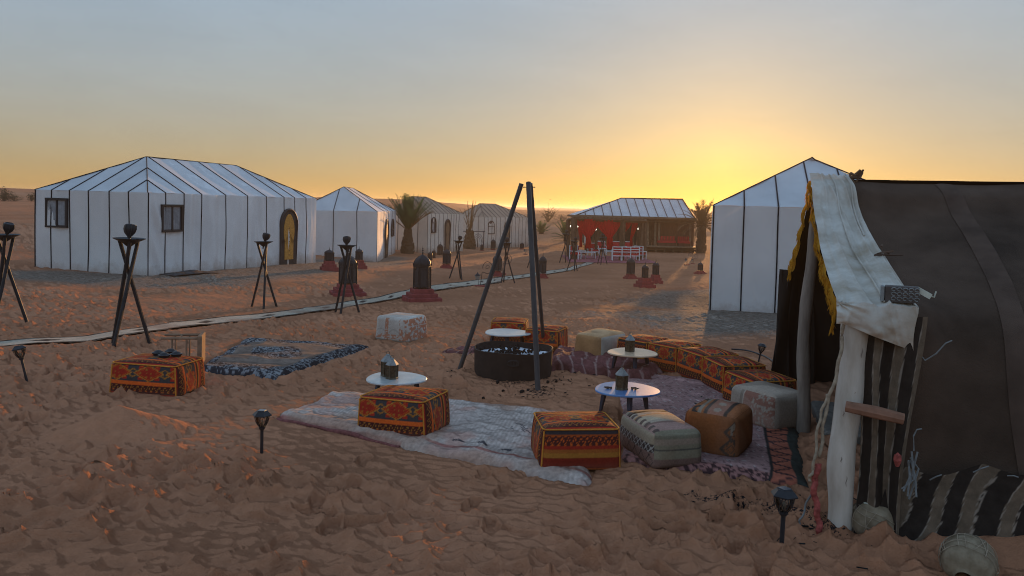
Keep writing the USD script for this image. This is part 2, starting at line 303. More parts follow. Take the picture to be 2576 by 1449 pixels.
# ------------------------------------------------------------------ ground
_mp = P(300, 1092)[:2]
def mound(x, y):
    dx, dy = x - _mp[0], y - _mp[1]
    a = 0.45; u = dx * math.cos(a) + dy * math.sin(a); v = -dx * math.sin(a) + dy * math.cos(a)
    return .27 * np.maximum(0, 1 - np.hypot(u / .66, v / .42)) ** 1.05
TP2 = P(2095, 1315); TP1 = P(2020, 1085)                       # feet of the two front poles of the dark tent
TE = (TP1 - TP2)[:2]; TW = np.linalg.norm(TE); TE /= TW; TG = np.array([TE[1], -TE[0]])
def tent_mound(x, y):
    dx, dy = x - TP2[0], y - TP2[1]; g, e = dx * TG[0] + dy * TG[1], dx * TE[0] + dy * TE[1]
    return .20 * np.exp(-((e + .12) / .38) ** 2) * sm(.3, 1.0, g) * (1 - .35 * np.exp(-((g - .95) / .25) ** 2))
_fp = P(1290, 945)[:2]
def pit_bank(x, y):
    r = np.hypot(x - _fp[0], y - _fp[1]); return .05 * np.exp(-((r - .75) / .35) ** 2)
BUMPS += [mound, tent_mound, pit_bank]
def quad_px(*pts): return np.array([P(*p)[:2] for p in pts])
RUG_PX = {'white_rug': [(686, 1052), (1484, 1226), (1540, 1052), (850, 984)],
          'pink_rug': [(1560, 1165), (2036, 1229), (1996, 1000), (1560, 930)],
          'red_rug': [(1375, 935), (1640, 962), (1690, 925), (1385, 882)],
          'small_rug': [(1690, 1012), (1860, 1075), (1900, 1010), (1800, 986)],
          'grey_rug': [(488, 935), (692, 956), (938, 870), (612, 851)],
          'pit_rug': [(1098, 888), (1200, 893), (1222, 876), (1188, 868)]}
RUGQ = {k: quad_px(*v) for k, v in RUG_PX.items()}
PATH_PX = [[(-60, 866, 879), (90, 852.5, 867), (222, 843, 861), (425, 813, 831)], [(425, 811, 830), (560, 798, 815), (660, 788.5, 804.5), (764, 777, 791)],
           [(764, 775, 790), (870, 760, 774), (946, 748, 761), (1030, 731, 745)], [(1030, 729, 744), (1120, 713.5, 727.5), (1170, 708, 722), (1262, 697, 710)],
           [(1262, 696, 707), (1332, 688, 698), (1380, 681, 690), (1436, 672, 681)], [(1436, 671, 680), (1470, 662, 670), (1505, 651, 659), (1560, 643, 650)]]
PATHQ = []
for sec in PATH_PX:
    PATHQ.append((np.array([P(x, a)[:2] for x, a, b in sec]), np.array([P(x, b)[:2] for x, a, b in sec])))
COVER = [shapely.Polygon(q).buffer(0) for q in RUGQ.values()] + [shapely.Polygon(np.vstack([a, b[::-1]])).buffer(.03) for a, b in PATHQ]
COVER_U = shapely.union_all(COVER)
GRAVEL = shapely.union_all([shapely.Polygon(quad_px(*q)).buffer(0) for q in (
    [(60, 684), (60, 700), (370, 722), (560, 716), (800, 684), (1000, 662), (1000, 648), (795, 655), (560, 676), (370, 690)],
    [(1560, 790), (1760, 835), (2060, 825), (2060, 780), (1790, 784)],
    [(1690, 735), (1600, 765), (1790, 785), (1790, 730)], [(1120, 640), (1120, 645), (1330, 640), (1330, 630)])])
CHARS = [(1800, 1262, 2.2, .10, -.4), (1990, 1290, 1.3, .26, -.45), (1290, 960, .9, .75, 0), (2080, 1330, .5, .3, -.4), (1355, 990, .5, .35, 0)]
def low(x, y): return .05 * (fb(x, y, .9, 2, 21) - .5)
_sites = []
_sx, _sy = np.meshgrid(np.arange(-26, 26, .155), np.arange(2, 44, .155))
_s = np.stack([_sx.ravel(), _sy.ravel()], 1); _s = _s + RNG.uniform(-.072, .072, _s.shape) + np.stack([.05 * np.sin(_s[:, 1] * 3), 0 * _s[:, 0]], 1)
_pc, _pa = [], []
for _ in range(70):                                                     # trails of steps across the camp
    q = np.array([RNG.uniform(-7, 7), RNG.uniform(3, 15)]); a = RNG.uniform(0, 6.28)
    for k in range(RNG.integers(4, 12)):
        a += RNG.normal(0, .12); q = q + .34 * np.array([math.cos(a), math.sin(a)]); sd = .09 * (1 if k % 2 else -1)
        _pc.append(q + sd * np.array([-math.sin(a), math.cos(a)])); _pa.append(a + RNG.normal(0, .15))
_pc, _pa = np.array(_pc), np.array(_pa); _pd = RNG.uniform(.012, .038, len(_pc)); _ptree = cKDTree(_pc)
_tree = cKDTree(_s); _dep = RNG.uniform(.35, 1.3, len(_s))
def micro(x, y):
    r = np.hypot(x, y)
    wx, wy = x + .12 * (nz(x, y, 2.3, 31) - .5), (y + .12 * (nz(x, y, 2.3, 32) - .5)) * 1.0
    d, k = _tree.query(np.stack([wx.ravel(), wy.ravel()], 1)); d = d.reshape(x.shape); dep = _dep[k].reshape(x.shape)
    bowl = .034 * dep * ((np.minimum(d, .13) / .095) ** 1.45 - .5)
    rid = .040 * (1 - np.abs(2 * fb(x * .8, y, 3.4, 2, 41) - 1) - .6) + .030 * (1 - np.abs(2 * fb(x * .8, y, 8.0, 2, 45) - 1) - .6)
    lump = .10 * (fb(x, y, 1.3, 2, 51) - .5)
    a = .22 + 1.2 * sm(.34, .66, .6 * nz(x, y, .55, 61) + .4 * nz(x, y, 1.4, 62))
    rip = .005 * np.sin((y + .25 * x) * 62 + 9 * nz(x, y, 1.3, 71)) * sm(.5, .7, nz(x, y, .4, 72))
    grain = .010 * (fb(x, y, 22, 2, 81) - .5)
    z = (bowl + rid) * a * (1.3 + .25 * sm(11, 6, r)) + lump * .6 + rip + grain
    # shoe prints: sole and heel pressed in, sand squeezed up round them, some with a tread
    m = r < 16
    d, k = _ptree.query(np.stack([x[m], y[m]], 1), distance_upper_bound=.30); ok = np.isfinite(d); k = np.where(ok, k, 0)
    dx, dy = x[m] - _pc[k, 0], y[m] - _pc[k, 1]; c, s_ = np.cos(_pa[k]), np.sin(_pa[k]); u, v = dx * c + dy * s_, -dx * s_ + dy * c
    e = np.minimum(np.hypot((u - .045) / .105, v / .052), np.hypot((u + .085) / .06, v / .042))
    pr = -_pd[k] * sm(1.12, .82, e) + .5 * _pd[k] * np.exp(-((e - 1.3) / .22) ** 2) + .004 * np.sin(u * 260) * (e < .85) * (_pd[k] > .028)
    keep = sm(1.5, .8, e) * ok
    z[m] = z[m] * (1 - .75 * keep) + pr * ok
    return z * (1 - .55 * sm(16, 40, r)) * sm(1.5, 3, r)
def ground_z(x, y):
    z = macro(x, y) + low(x, y)
    r = np.hypot(x, y); m = (r < 46) & (y > 0)
    mi = np.zeros_like(z); mi[m] = micro(x[m], y[m])
    pts = shapely.points(x[m], y[m])
    d = np.full(x.shape, 9.); d[m] = shapely.distance(pts, COVER_U)
    inside = d <= 0
    mi = np.where(inside, mi * .25 - .022, mi * (.35 + .65 * sm(0, .25, d)))
    gd = np.full(x.shape, 9.); gd[m] = shapely.distance(pts, GRAVEL)
    mi = mi * (1 - .55 * (1 - sm(0, .8, gd)))
    mi = mi * (1 - .7 * np.minimum(1, tent_mound(x, y) / .10))
    # heap of loose dug sand: crumbly on its far side
    h = mound(x, y); k = h > .01
    mi[k] = mi[k] * .35 + (.03 * (fb(x[k], y[k], 16, 2, 91) - .5)) * sm(-.1, .25, (x[k] - _mp[0]) * 1.0 - (y[k] - _mp[1]) * .5)
    return z + mi, gd
ang = np.radians(np.concatenate([np.arange(-180, -48, 4.0), np.arange(-48, 48.01, .108), np.arange(52, 180.1, 4.0)]))
rr = [0.02, .5, 1.0, 1.6, 2.2, 2.8, 3.3]
while rr[-1] < 2500:
    r = rr[-1]; rr.append(r + (max(.015, .0155 * (r / 5) ** 1.55) if r < 60 else .012 * r * (r / 60) ** .6))
rr = np.array(rr)
A_, R_ = np.meshgrid(ang, rr)
gx, gy = R_ * np.sin(A_), R_ * np.cos(A_)
gzz, gdist = ground_z(gx, gy)
grav = np.clip(.66 * (1 - gdist / 2.0), 0, .66); grav[gdist > 5] = 0
char = np.zeros_like(gx)
for px, py, sx_, sy_, a in CHARS:
    c = P(px, py); u = (gx - c[0]) * math.cos(a) + (gy - c[1]) * math.sin(a); v = -(gx - c[0]) * math.sin(a) + (gy - c[1]) * math.cos(a)
    char = np.maximum(char, .56 * np.exp(-(u / (sx_ * .6)) ** 2 - (v / sy_) ** 2))
far_dark = np.zeros_like(gx)
g = MB().grid(np.stack([gx, gy, gzz], -1), np.stack([grav, char, far_dark], -1), flip=True)
obj('sand_ground', g, 'sand', smooth=True, label='rippled reddish desert sand with footprints and grey gravel by the tents', kind='structure')
def settle(x, y): return gz(x, y) + float(low(x, y))

# ------------------------------------------------------------------ canvas tents
def hit(o, d, nrm, px):
    """where the ray through px meets a vertical plane: (distance along d, height above o)"""
    r = ray(*px); t = ((o - EYE) @ nrm) / (r @ nrm); q = EYE + r * t - o
    return q @ d, q[2]
def tent(name, label, B, C, A, hw, apex, ridge_end, long_s, short_s, wall='canvas', roof='canvas_roof', group='white canvas tents of the camp', long_extra=(), fold=0):
    """B near corner, C far end of the long wall, A far end of the short wall; seams given along each wall in 0..1"""
    u = (C - B)[:2]; L = np.linalg.norm(u); u /= L; v = np.array([-u[1], u[0]]); W = abs((A - B)[:2] @ v)
    u3, v3 = np.array([*u, 0]), np.array([*v, 0]); z0 = min(B[2], gz(*(B[:2] + u * L)), gz(*(B[:2] + v * W)), gz(*(B[:2] + u * L + v * W))) - .05
    base = np.array([B[0], B[1], z0]); hw = hw + B[2] - z0
    mid = base + v3 * W / 2
    ins, hr = hit(mid, u3, v3, apex)
    ins2 = L - hit(mid, u3, v3, ridge_end)[0]
    ins = float(np.clip(ins, .2, L * .45)); ins2 = float(np.clip(ins2, .2, L * .6))
    t = thing(name, label, 'tent', base, math.atan2(u[1], u[0]), group)
    HX, EX = np.array([1., 0, 0]), np.array([0, 1., 0])
    sides = [(np.array([0, 0, 0.]), HX, -EX, L, W / 2, lambda s: np.minimum(1, np.minimum(s / ins, (L - s) / ins2)), long_s, 1),
             (np.array([0, W, 0.]), -EX, -HX, W, ins, lambda s: np.minimum(1, np.minimum(s, W - s) / (W / 2)), short_s, 1),
             (np.array([L, W, 0.]), -HX, EX, L, W / 2, lambda s: np.minimum(1, np.minimum(s / ins2, (L - s) / ins)), [.33, .66], 0),
             (np.array([L, 0, 0.]), EX, HX, W, ins2, lambda s: np.minimum(1, np.minimum(s, W - s) / (W / 2)), [.33, .66], 0)]
    up = np.array([0, 0, 1.]); seed = USED.get(('/World', name), 0) * 17 + 3
    for si, (o, d, n, Ls, D, lim, seams, vis) in enumerate(sides):
        S = [0] + sorted(s * Ls for s in seams) + [Ls]
        def skin(s_, h_, si=si, o=o, d=d, n=n, Ls=Ls):
            s_, h_ = np.broadcast_arrays(np.asarray(s_, float), np.asarray(h_, float)); e = np.sin(np.pi * np.clip(s_ / Ls, 0, 1)); k = np.sin(np.pi * np.clip(h_ / hw, 0, 1))
            w_ = .05 * (nz(s_ * .9 + si * 7, h_ * .8, 1.0, seed + 61) - .5) * e; b_ = (.10 * (nz(s_ * .55 + si * 5, h_ * .6, 1.0, seed + 71) - .45) * k + .02 * (nz(s_ * 1.3, h_ * .3 + si, 1.0, seed + 75) - .5)) * np.minimum(1, 3 * e) ** .5
            return o + (s_ + w_)[..., None] * d + h_[..., None] * up + b_[..., None] * n
        slope = -n * D + up * (hr - hw); sl = np.linalg.norm(slope); rn = np.cross(d, slope / sl); rn = rn if rn @ up > 0 else -rn
        for k, (a, b) in enumerate(zip(S, S[1:])):
            m = 13 if vis else 3; ss = np.linspace(a, b, m)
            for x in (ins, L - ins2, W / 2):
                if si % 2 == 0 and a < x < b: ss = np.sort(np.append(ss, x))
            q = np.linspace(0, 1, 22 if vis else 4); ww = np.sin(np.pi * (ss - a) / (b - a))[:, None]
            hh = q[None, :] * hw
            disp = (.07 * (nz(ss[:, None] * 3.2, hh * .45, 1.0, seed + si * 9 + k) - .5) + .02 * (nz(ss[:, None] * 7, hh * 1.1, 1, seed + 5) - .5)) * ww if vis else 0 * ww * hh
            if fold and si == 0 and k == 0:
                x = (hh / hw); disp = disp + .045 * ww * np.sin((ss[:, None] * 5.5 + (1 - x) * -6.5) * 2.2) * sm(0, .25, x) * sm(1, .75, x)
            if fold and si == 0 and k in (5, 7):
                disp = disp + .07 * np.exp(-((ss[:, None] - (a + .38 * (b - a))) / .10) ** 2) * sm(.9, .35, hh / hw)
            Q = skin(ss[:, None], hh) + disp[..., None] * n
            obj('wall_panel', MB().grid(Q), wall, t, smooth=True)
            q = np.linspace(0, 1, 12 if vis else 4)[None, :] * lim(ss)[:, None]
            dr = (.035 * (nz(ss[:, None] * 2, q * 3, 1, seed + 40 + si) - .5) - .03 * np.sin(np.pi * q)) * ww if vis else 0 * q
            Q = skin(ss, hw)[:, None] + q[..., None] * slope + dr[..., None] * rn
            obj('roof_panel', MB().grid(Q), roof, t, smooth=True)
        if vis:
            for k, s in enumerate(S[:-1] if si == 0 else S):
                mb = MB(); w = .016; s_ = min(max(s, .03), Ls - .03)
                def strip(pts, nn):
                    pts = np.array(pts); e = []
                    for x, h in ((-w, -.014), (w, -.01), (w, .014), (-w, .014)): e.append(pts + d * x + nn * h)
                    e.append(e[0]); mb.grid(np.stack(e, 1))
                if not (si == 1 and k == len(S) - 1): strip([skin(s_, h) for h in np.linspace(0, hw, 14)], n)
                if 0 < k < len(S) - 1: strip([skin(s_, hw) + slope * q + n * .012 for q in np.linspace(0, float(lim(s_)), 6)], rn)
                if mb.v: obj('seam', mb, 'seam', t)
    a0, a1 = np.array([ins, W / 2, hr]), np.array([L - ins2, W / 2, hr])
    for p, q in ((np.array([0, 0, hw]), a0), (np.array([0, W, hw]), a0), (np.array([L, 0, hw]), a1), (a0, a1)):
        obj('hip_seam', MB().tube([p + up * .004, q + up * .006], .016, 5), 'seam', t)
    def window(side, s0, s1, h0, h1, arched=False):
        o, d, n, *_ = sides[side]; fr, pn, w = MB(), MB(), .055
        yaw = math.atan2(d[1], d[0]); c = lambda s, h, k=0.03: o + d * s + up * h + n * k
        sc = (s0 + s1) / 2; sw = s1 - s0
        top = h1 - (sw / 2 if arched else 0)
        for s in (s0, s1): fr.box(c(s, (h0 + top) / 2, .028), (w, .07, top - h0 + w), yaw)
        for h in ((h0,) if arched else (h0, h1)): fr.box(c(sc, h, .03), (sw + w, .08, w), yaw)
        if arched:
            th = np.linspace(0, np.pi, 13); fr.tube([c(sc + sw / 2 * math.cos(a), top + sw / 2 * math.sin(a), .028) for a in th], .04, 6)
            fr.box(c(sc, top, .03), (sw, .06, w * .8), yaw)
        wp = obj('window', fr, 'black_plastic', t)
        prof = [(s0, h0), (s1, h0)] + ([(sc + sw / 2 * math.cos(a), top + sw / 2 * math.sin(a)) for a in np.linspace(0, np.pi, 11)] if arched else [(s1, h1), (s0, h1)])
        v_ = np.array([c(s, h, .012) for s, h in prof]); f_ = [[0, i, i + 1] for i in range(1, len(v_) - 1)]
        obj('pane', MB().add(v_, f_), 'pane_glass', wp)
        if not arched:
            obj('mullion', MB().box(c(sc, (h0 + h1) / 2, .026), (.035, .03, h1 - h0), yaw), 'black_plastic', wp)
            for a, b in ((s0 + .05, sc - .04), (sc + .05, s1 - .09)):
                ss = np.linspace(a, b, 15); Q = np.array([[c(s, h, .020 + .004 * math.sin(s * 70)) for h in (h0 + .05, h1 - .05)] for s in ss]); obj('curtain', MB().grid(Q), 'curtain_grey', wp)
        else:
            s = np.linspace(s0 + .04, sc, 8); Q = np.array([[c(x + (sc - x) * 0, h, .02) for h in (h0 + (x - s0) * .9, top - .03)] for x in s]); obj('curtain', MB().grid(Q), 'curtain_grey', wp)
    def door(side, s0, s1, h1, brass='door_brass', h0=0.04):
        o, d, n, *_ = sides[side]; yaw = math.atan2(d[1], d[0]); c = lambda s, h, k: o + d * s + up * h + n * k
        sc, sw = (s0 + s1) / 2, s1 - s0; top = h1 - sw / 2
        arc = lambda g, r=1: [(sc + (sw / 2 - g) * math.cos(a), top + r * (sw / 2 - g) * math.sin(a)) for a in np.linspace(0, np.pi, 15)]
        def slab(prof, k0, k1):
            m = len(prof); v_ = np.array([c(s, h, k0) for s, h in prof] + [c(s, h, k1) for s, h in prof] + [c(np.mean([x[0] for x in prof]), np.mean([x[1] for x in prof]), k1)])
            f_ = [[m + i, m + (i + 1) % m, 2 * m] for i in range(m)] + [[i, (i + 1) % m, m + (i + 1) % m] for i in range(m)] + [[i, m + (i + 1) % m, m + i] for i in range(m)]
            return MB().add(v_, f_)
        dp = obj('door', slab([(s0, h0), (s1, h0)] + arc(0), .0, .05), 'door_dark', t)
        obj('door_frame', MB().tube([c(s, h, .05) for s, h in [(s0, h0)] + arc(0)[::-1] + [(s1, h0)]], .05, 6), 'black_plastic', dp)
        g = sw * .24; nk = top - .28 * (h1 - h0)
        r = sw * .32
        lob = [(sc + r * math.cos(a) * (1 - .12 * max(0, math.sin(a)) ** 3), nk + .17 * (h1 - h0) + r * 1.75 * math.sin(a)) for a in np.linspace(-1.05, np.pi + 1.05, 22)]
        obj('door_inlay', slab([(s0 + g, h0 + .12 * h1), (s1 - g, h0 + .12 * h1), (s1 - g, nk - .03)] + lob[0:] + [(s0 + g, nk - .03)], .05, .068), brass, dp)
        hd = MB()
        for i in range(9):
            hh = h0 + .2 * h1 + i * .085 * h1 * .9
            if hh < top: hd.lathe([(0, .012), (.02, .008), (.028, 0)], 8, M=rot(math.pi / 2, 0, yaw), c=c(sc, hh, .07))
        obj('door_studs', hd, 'wood_brown', dp)
        obj('door_handle', MB().tube([c(s0 + .15 * sw + .06 * math.cos(a) * .6, nk + .06 * math.sin(a), .07) for a in np.linspace(0, 6.28, 12)], .012, 5), 'black_iron', dp)
    def ws(side, px):
        o, d, n, *_ = sides[side]; Rz = rot(0, 0, math.atan2(u[1], u[0])); return hit(base + Rz @ o, Rz @ d, Rz @ n, px)
    return t, window, door, ws
def seams_from_px(B, E, pts, hw):
    d = (E - B); d = np.array([d[0], d[1], 0]); L = np.linalg.norm(d); d /= L; n = np.array([d[1], -d[0], 0])
    return [hit(B, d, n, p)[0] / L for p in pts]
def tent_win(T, side, x0, y0, x1, y1, arched=False):
    a, b = T[3](side, (x0, y1)), T[3](side, (x1, y0)); s0, s1 = sorted((a[0], b[0])); T[1](side, s0, s1, a[1], b[1], arched)
def tent_door(T, side, x0, y0, x1, y1, **k):
    a, b = T[3](side, (x0, y1)), T[3](side, (x1, y0)); s0, s1 = sorted((a[0], b[0])); T[2](side, s0, s1, (a[1] + b[1]) / 2 + abs(b[1] - a[1]) / 2, **k)

def rect_px(bx, by, phi, xc, xa):
    B = P(bx, by); p = math.radians(phi); u, v = np.array([math.cos(p), math.sin(p)]), np.array([-math.sin(p), math.cos(p)])
    def reach(d, x):
        r = ray(x, by); k = r[0] / r[1]; return abs((k * B[1] - B[0]) / (d[0] - k * d[1]))
    c, a = B[:2] + u * reach(u, xc), B[:2] + v * reach(v, xa)
    return B, np.array([*c, B[2]]), np.array([*a, B[2]])
B, C = P(370, 694), P(793, 661); B, C, A = rect_px(370, 694, math.degrees(math.atan2(C[1] - B[1], C[0] - B[0])), 793, 87)
TA = tent('canvas_tent', 'large white striped tent on the left with two square windows and arched orange door', B, C, A, 2.45, (368.5, 394.5), (594, 425),
          seams_from_px(B, C, [(415, 600), (462, 600), (505, 600), (566, 600), (621, 600), (668, 600), (713, 600), (740, 560), (768, 600)], 2.4),
          [1 - s for s in seams_from_px(B, A, [(323, 600), (274, 600), (222, 600), (176, 600), (130, 600)], 2.4)], fold=1)
tent_win(TA, 1, 119, 501, 170, 569); tent_win(TA, 0, 406, 517, 456, 582); tent_door(TA, 0, 702, 527, 745, 667)
B, C, A = rect_px(947, 659, 93, 994, 745)
TB = tent('canvas_tent', 'second white tent from the left whose side wall glows orange in the sun', B, C, A, 2.45, (865, 470), (888, 476.5), [.3, .52, .75],
          [1 - s for s in seams_from_px(B, A, [(897, 600), (838, 600), (775, 600)], 2.4)])
tent_door(TB, 0, 966, 552, 975, 651, brass='wood_door'); tent_win(TB, 0, 984, 551, 990, 594, True)
B, C, A = rect_px(1073.6, 637, 71, 1164, 976)
TC = tent('canvas_tent', 'cream tent with tan roof behind the tall palm tree', B, C, A, 2.5, (1035.5, 494), (1073, 497), [.09, .2, .3, .42, .53, .63, .71, .78, .87], [.25, .5, .76], 'canvas_cream', 'canvas_tan')
tent_win(TC, 0, 1084, 547, 1096, 585, True); tent_door(TC, 0, 1117, 552, 1131, 629, brass='wood_door')
B, C, A = rect_px(1216, 623.5, 56, 1330, 1145)
TD = tent('canvas_tent', 'farthest cream tent with tan roof behind the pole of the fire tripod', B, C, A, 2.45, (1207, 511.7), (1246, 514), [.08, .16, .25, .34, .44, .52, .6, .68, .76, .84, .92], [.2, .4, .6, .8], 'canvas_cream', 'canvas_tan')
tent_win(TD, 0, 1227, 556, 1243, 588, True); tent_door(TD, 0, 1267, 559, 1282, 622, brass='wood_door')
A = P(1783, 780); _w = math.radians(15.0); B = np.array([A[0] + 4.75 * math.cos(_w), A[1] - 4.75 * math.sin(_w), A[2]])
C = np.array([B[0] + 7 * math.sin(_w), B[1] + 7 * math.cos(_w), B[2]])
TR = tent('canvas_tent', 'white tent on the right seen end on, in front of the setting sun', B, C, A, 2.42, (2040, 398), (2050, 470), [.12, .25, .37, .5, .62, .75, .87],
          [1 - s for s in seams_from_px(B, A, [(2220, 600), (2135, 600), (2046, 560), (1957, 600), (1870, 600)], 2.4)])

# ------------------------------------------------------------------ rugs and runner carpets
YEL, ORG, RED, MAR, NAVY, TEAL, CRM, PNK = map(np.array, ((.43, .17, .028), (.62, .105, .016), (.33, .022, .012), (.055, .010, .010), (.022, .023, .030), (.075, .072, .062), (.40, .32, .24), (.36, .17, .155)))
def pick(shape, conds, cols):
    out = np.zeros(shape + (3,)); done = np.zeros(shape, bool)
    for c, k in zip(conds, cols):
        m = np.broadcast_to(c, shape) & ~done; out[m] = k; done |= m
    return out
def patch(q, m, n, wob=.02, seed=0):
    """bilinear patch over 4 ground corners: near-left, near-right, far-right, far-left"""
    s, t = np.meshgrid(np.linspace(0, 1, m), np.linspace(0, 1, n), indexing='ij')
    X = (1 - s)[..., None] * (1 - t)[..., None] * q[0] + s[..., None] * (1 - t)[..., None] * q[1] + (s * t)[..., None] * q[2] + ((1 - s) * t)[..., None] * q[3]
    e = np.maximum(np.abs(2 * s - 1), np.abs(2 * t - 1)) ** 6
    X[..., 0] += e * wob * 4 * (fb(s * 5, t * 5, 1.7, 3, seed) - .5); X[..., 1] += e * wob * 4 * (fb(s * 5, t * 5, 1.7, 3, seed + 7) - .5)
    return s, t, X
def rug(name, label, q, m, n, colour, fold, wob=.02, seed=0, group=None, edge=.032):
    s, t, X = patch(q, m, n, wob, seed)
    e = np.minimum(np.minimum(s, 1 - s) * np.linalg.norm(q[1] - q[0]), np.minimum(t, 1 - t) * np.linalg.norm(q[3] - q[0]))
    z = macro(X[..., 0], X[..., 1]) + low(X[..., 0], X[..., 1]) + .003 + fold(s, t, X) * sm(0, .12, e) - edge * (1 - sm(0, .05, e))
    col = np.clip(colour(s, t, X), .005, .95)
    c = X.reshape(-1, 2).mean(0); Q = np.dstack([X - c, z - gz(*c)])
    root = thing(name, label, 'rug', (c[0], c[1], gz(*c)), 0, group)
    obj('pile', MB().grid(Q, col, flip=True), 'rug', root, smooth=True)
    return root, Q, c
def fringe(root, Q, edge, mat, ln=.05, seed=1):
    r = np.random.default_rng(seed); mb = MB(); E = {'s0': Q[0], 's1': Q[-1], 't0': Q[:, 0], 't1': Q[:, -1]}[edge]; I = {'s0': Q[1], 's1': Q[-2], 't0': Q[:, 1], 't1': Q[:, -2]}[edge]
    for k in range(0, len(E)):
        d = E[k] - I[k]; d /= np.linalg.norm(d) + 1e-9
        for _ in range(2):
            p = E[k] + r.normal(0, .008, 3) * [1, 1, 0]; w = np.array([-d[1], d[0], 0]) * .006; tip = p + d * ln * r.uniform(.6, 1.3) + r.normal(0, .01, 3) - [0, 0, .006]
            mb.add([p - w + [0, 0, .004], p + w + [0, 0, .004], tip], [[0, 1, 2]])
    obj('fringe', mb, mat, root)
def white_col(s, t, X):
    n = fb(X[..., 0], X[..., 1], 2.2, 4, 3); n2 = fb(X[..., 0], X[..., 1], 6, 3, 4); rib = .5 + .5 * np.sin(s * 520)
    c = np.array([.45, .365, .315]) * (.80 + .25 * rib[..., None]) * (.8 + .4 * n2[..., None])
    pk = sm(.50, .62, n)[..., None]; c = c * (1 - .75 * pk) + .75 * pk * np.array([.40, .23, .18])
    b = sm(.06, .03, t)[..., None] * (s < .46)[..., None]; c = c * (1 - b) + b * np.array([.27, .085, .075])
    st = ((np.abs(t - .13) < .012) & (s > .4))[..., None]; c = np.where(st, [.28, .12, .10], c)
    mk = (np.abs((s * 14) % 1 - .5) < .22) & (np.abs(t - (.20 + .05 * np.abs((s * 28) % 1 - .5))) < .014) & (s > .55) & (n2 > .42); c = np.where(mk[..., None], [.06, .055, .06], c)
    mk = (np.abs(((s + t * .4) * 20) % 1 - .5) < .25) & (np.abs(t - .55) < .05) & (np.abs(((t - s) * 60) % 1 - .5) < .2) & (s > .72) & (s < .80); c = np.where(mk[..., None], [.06, .055, .06], c)
    sand = sm(.55, .68, fb(X[..., 0], X[..., 1], 1.1, 4, 13))[..., None]; return c * (1 - .7 * sand) + .7 * sand * np.array([.34, .21, .15])
def rough_fold(a, k, seed):
    return lambda s, t, X: a * (1 - np.abs(2 * fb(X[..., 0], X[..., 1], k, 3, seed) - 1)) ** 2 + a * .5 * (fb(X[..., 0], X[..., 1], k * 2.5, 2, seed + 1))
R, Q, c = rug('white_rug', 'rumpled white and pink wool rug under the two front orange poufs', RUGQ['white_rug'], 170, 110, white_col, lambda s, t, X: rough_fold(.038, 1.9, 5)(s, t, X) + rough_fold(.016, 6, 8)(s, t, X), .05, 3)
tag(R, group=None); fringe(R, Q, 's1', 'rope', .05)
roll = MB(); k = int(170 * .48); prof = Q[:k, 0] + [0, 0, .018]
roll.tube([p + [0, .01 * math.sin(i * .3), .012 * math.sin(i * .11)] for i, p in enumerate(prof[::3])], [.022 + .007 * math.sin(i * .5) for i in range(len(prof[::3]))], 8)
obj('rolled_edge', roll, 'rug_roll', R, smooth=True, label='dusky red rolled edge of the white rug')
def pink_col(s, t, X):
    n = fb(X[..., 0], X[..., 1], 3.0, 4, 8); spk = nz(X[..., 0], X[..., 1], 45, 9)
    c = np.array([.36, .205, .185]) * (.75 + .5 * n[..., None]); c = np.where((spk > .80)[..., None], [.17, .09, .09], c); c = np.where((nz(X[..., 0], X[..., 1], 38, 10) > .86)[..., None], [.45, .36, .33], c)
    d = (1 - s)
    zz = np.abs(((t * 16) % 1) - .5) * 2
    c = np.where((d < .185)[..., None], [.035, .03, .028], c)
    c = np.where(((d < .175) & (d > .075))[..., None], [.38, .115, .07], c)
    c = np.where(((d < .175) & (d > .075) & (np.abs((d - .125) / .05 - (zz * 2 - 1)) < .32))[..., None], [.06, .03, .03], c)
    c = np.where((d < .072)[..., None], np.array([.045, .05, .042]) * (.7 + .6 * n[..., None]), c)
    b = (t < .05) & (d >= .185); c = np.where((b & (spk > .5))[..., None], [.06, .03, .03], np.where(b[..., None], [.33, .15, .13], c))
    return c
R, Q, c = rug('pink_rug', 'faded pink wool rug with orange zigzag border near the brown tent', RUGQ['pink_rug'], 120, 130, pink_col, rough_fold(.03, 1.3, 15), .03, 13)
fringe(R, Q, 't0', 'rope', .03, 3)
def red_col(s, t, X):
    n = fb(X[..., 0], X[..., 1], 3, 4, 18); c = np.array([.15, .055, .052]) * (.5 + .9 * n[..., None]); return np.where((np.abs((s * 9 + n) % 1 - .5) < .07)[..., None], [.27, .16, .14], c)
rug('red_rug', 'crumpled dark red rug under the tan-topped table', RUGQ['red_rug'], 90, 50, red_col, rough_fold(.10, 2.2, 25), .06, 23)
def small_col(s, t, X):
    e = np.minimum(np.minimum(s, 1 - s), np.minimum(t, 1 - t)); z = np.abs(((s + t) * 14) % 1 - .5) * 2
    c = np.broadcast_to(np.array([.36, .24, .20]), s.shape + (3,)) * (.7 + .6 * fb(X[..., 0], X[..., 1], 5, 3, 2)[..., None])
    c = np.where(((e < .16) & (z > .45))[..., None], [.04, .035, .035], c); return np.where(((e > .16) & (e < .2))[..., None], [.05, .04, .04], c)
rug('patterned_rug', 'small rug with black zigzag edge lying on the pink rug', RUGQ['small_rug'], 50, 40, small_col, lambda s, t, X: .028 + 0 * s, .02, 33, edge=-.01)
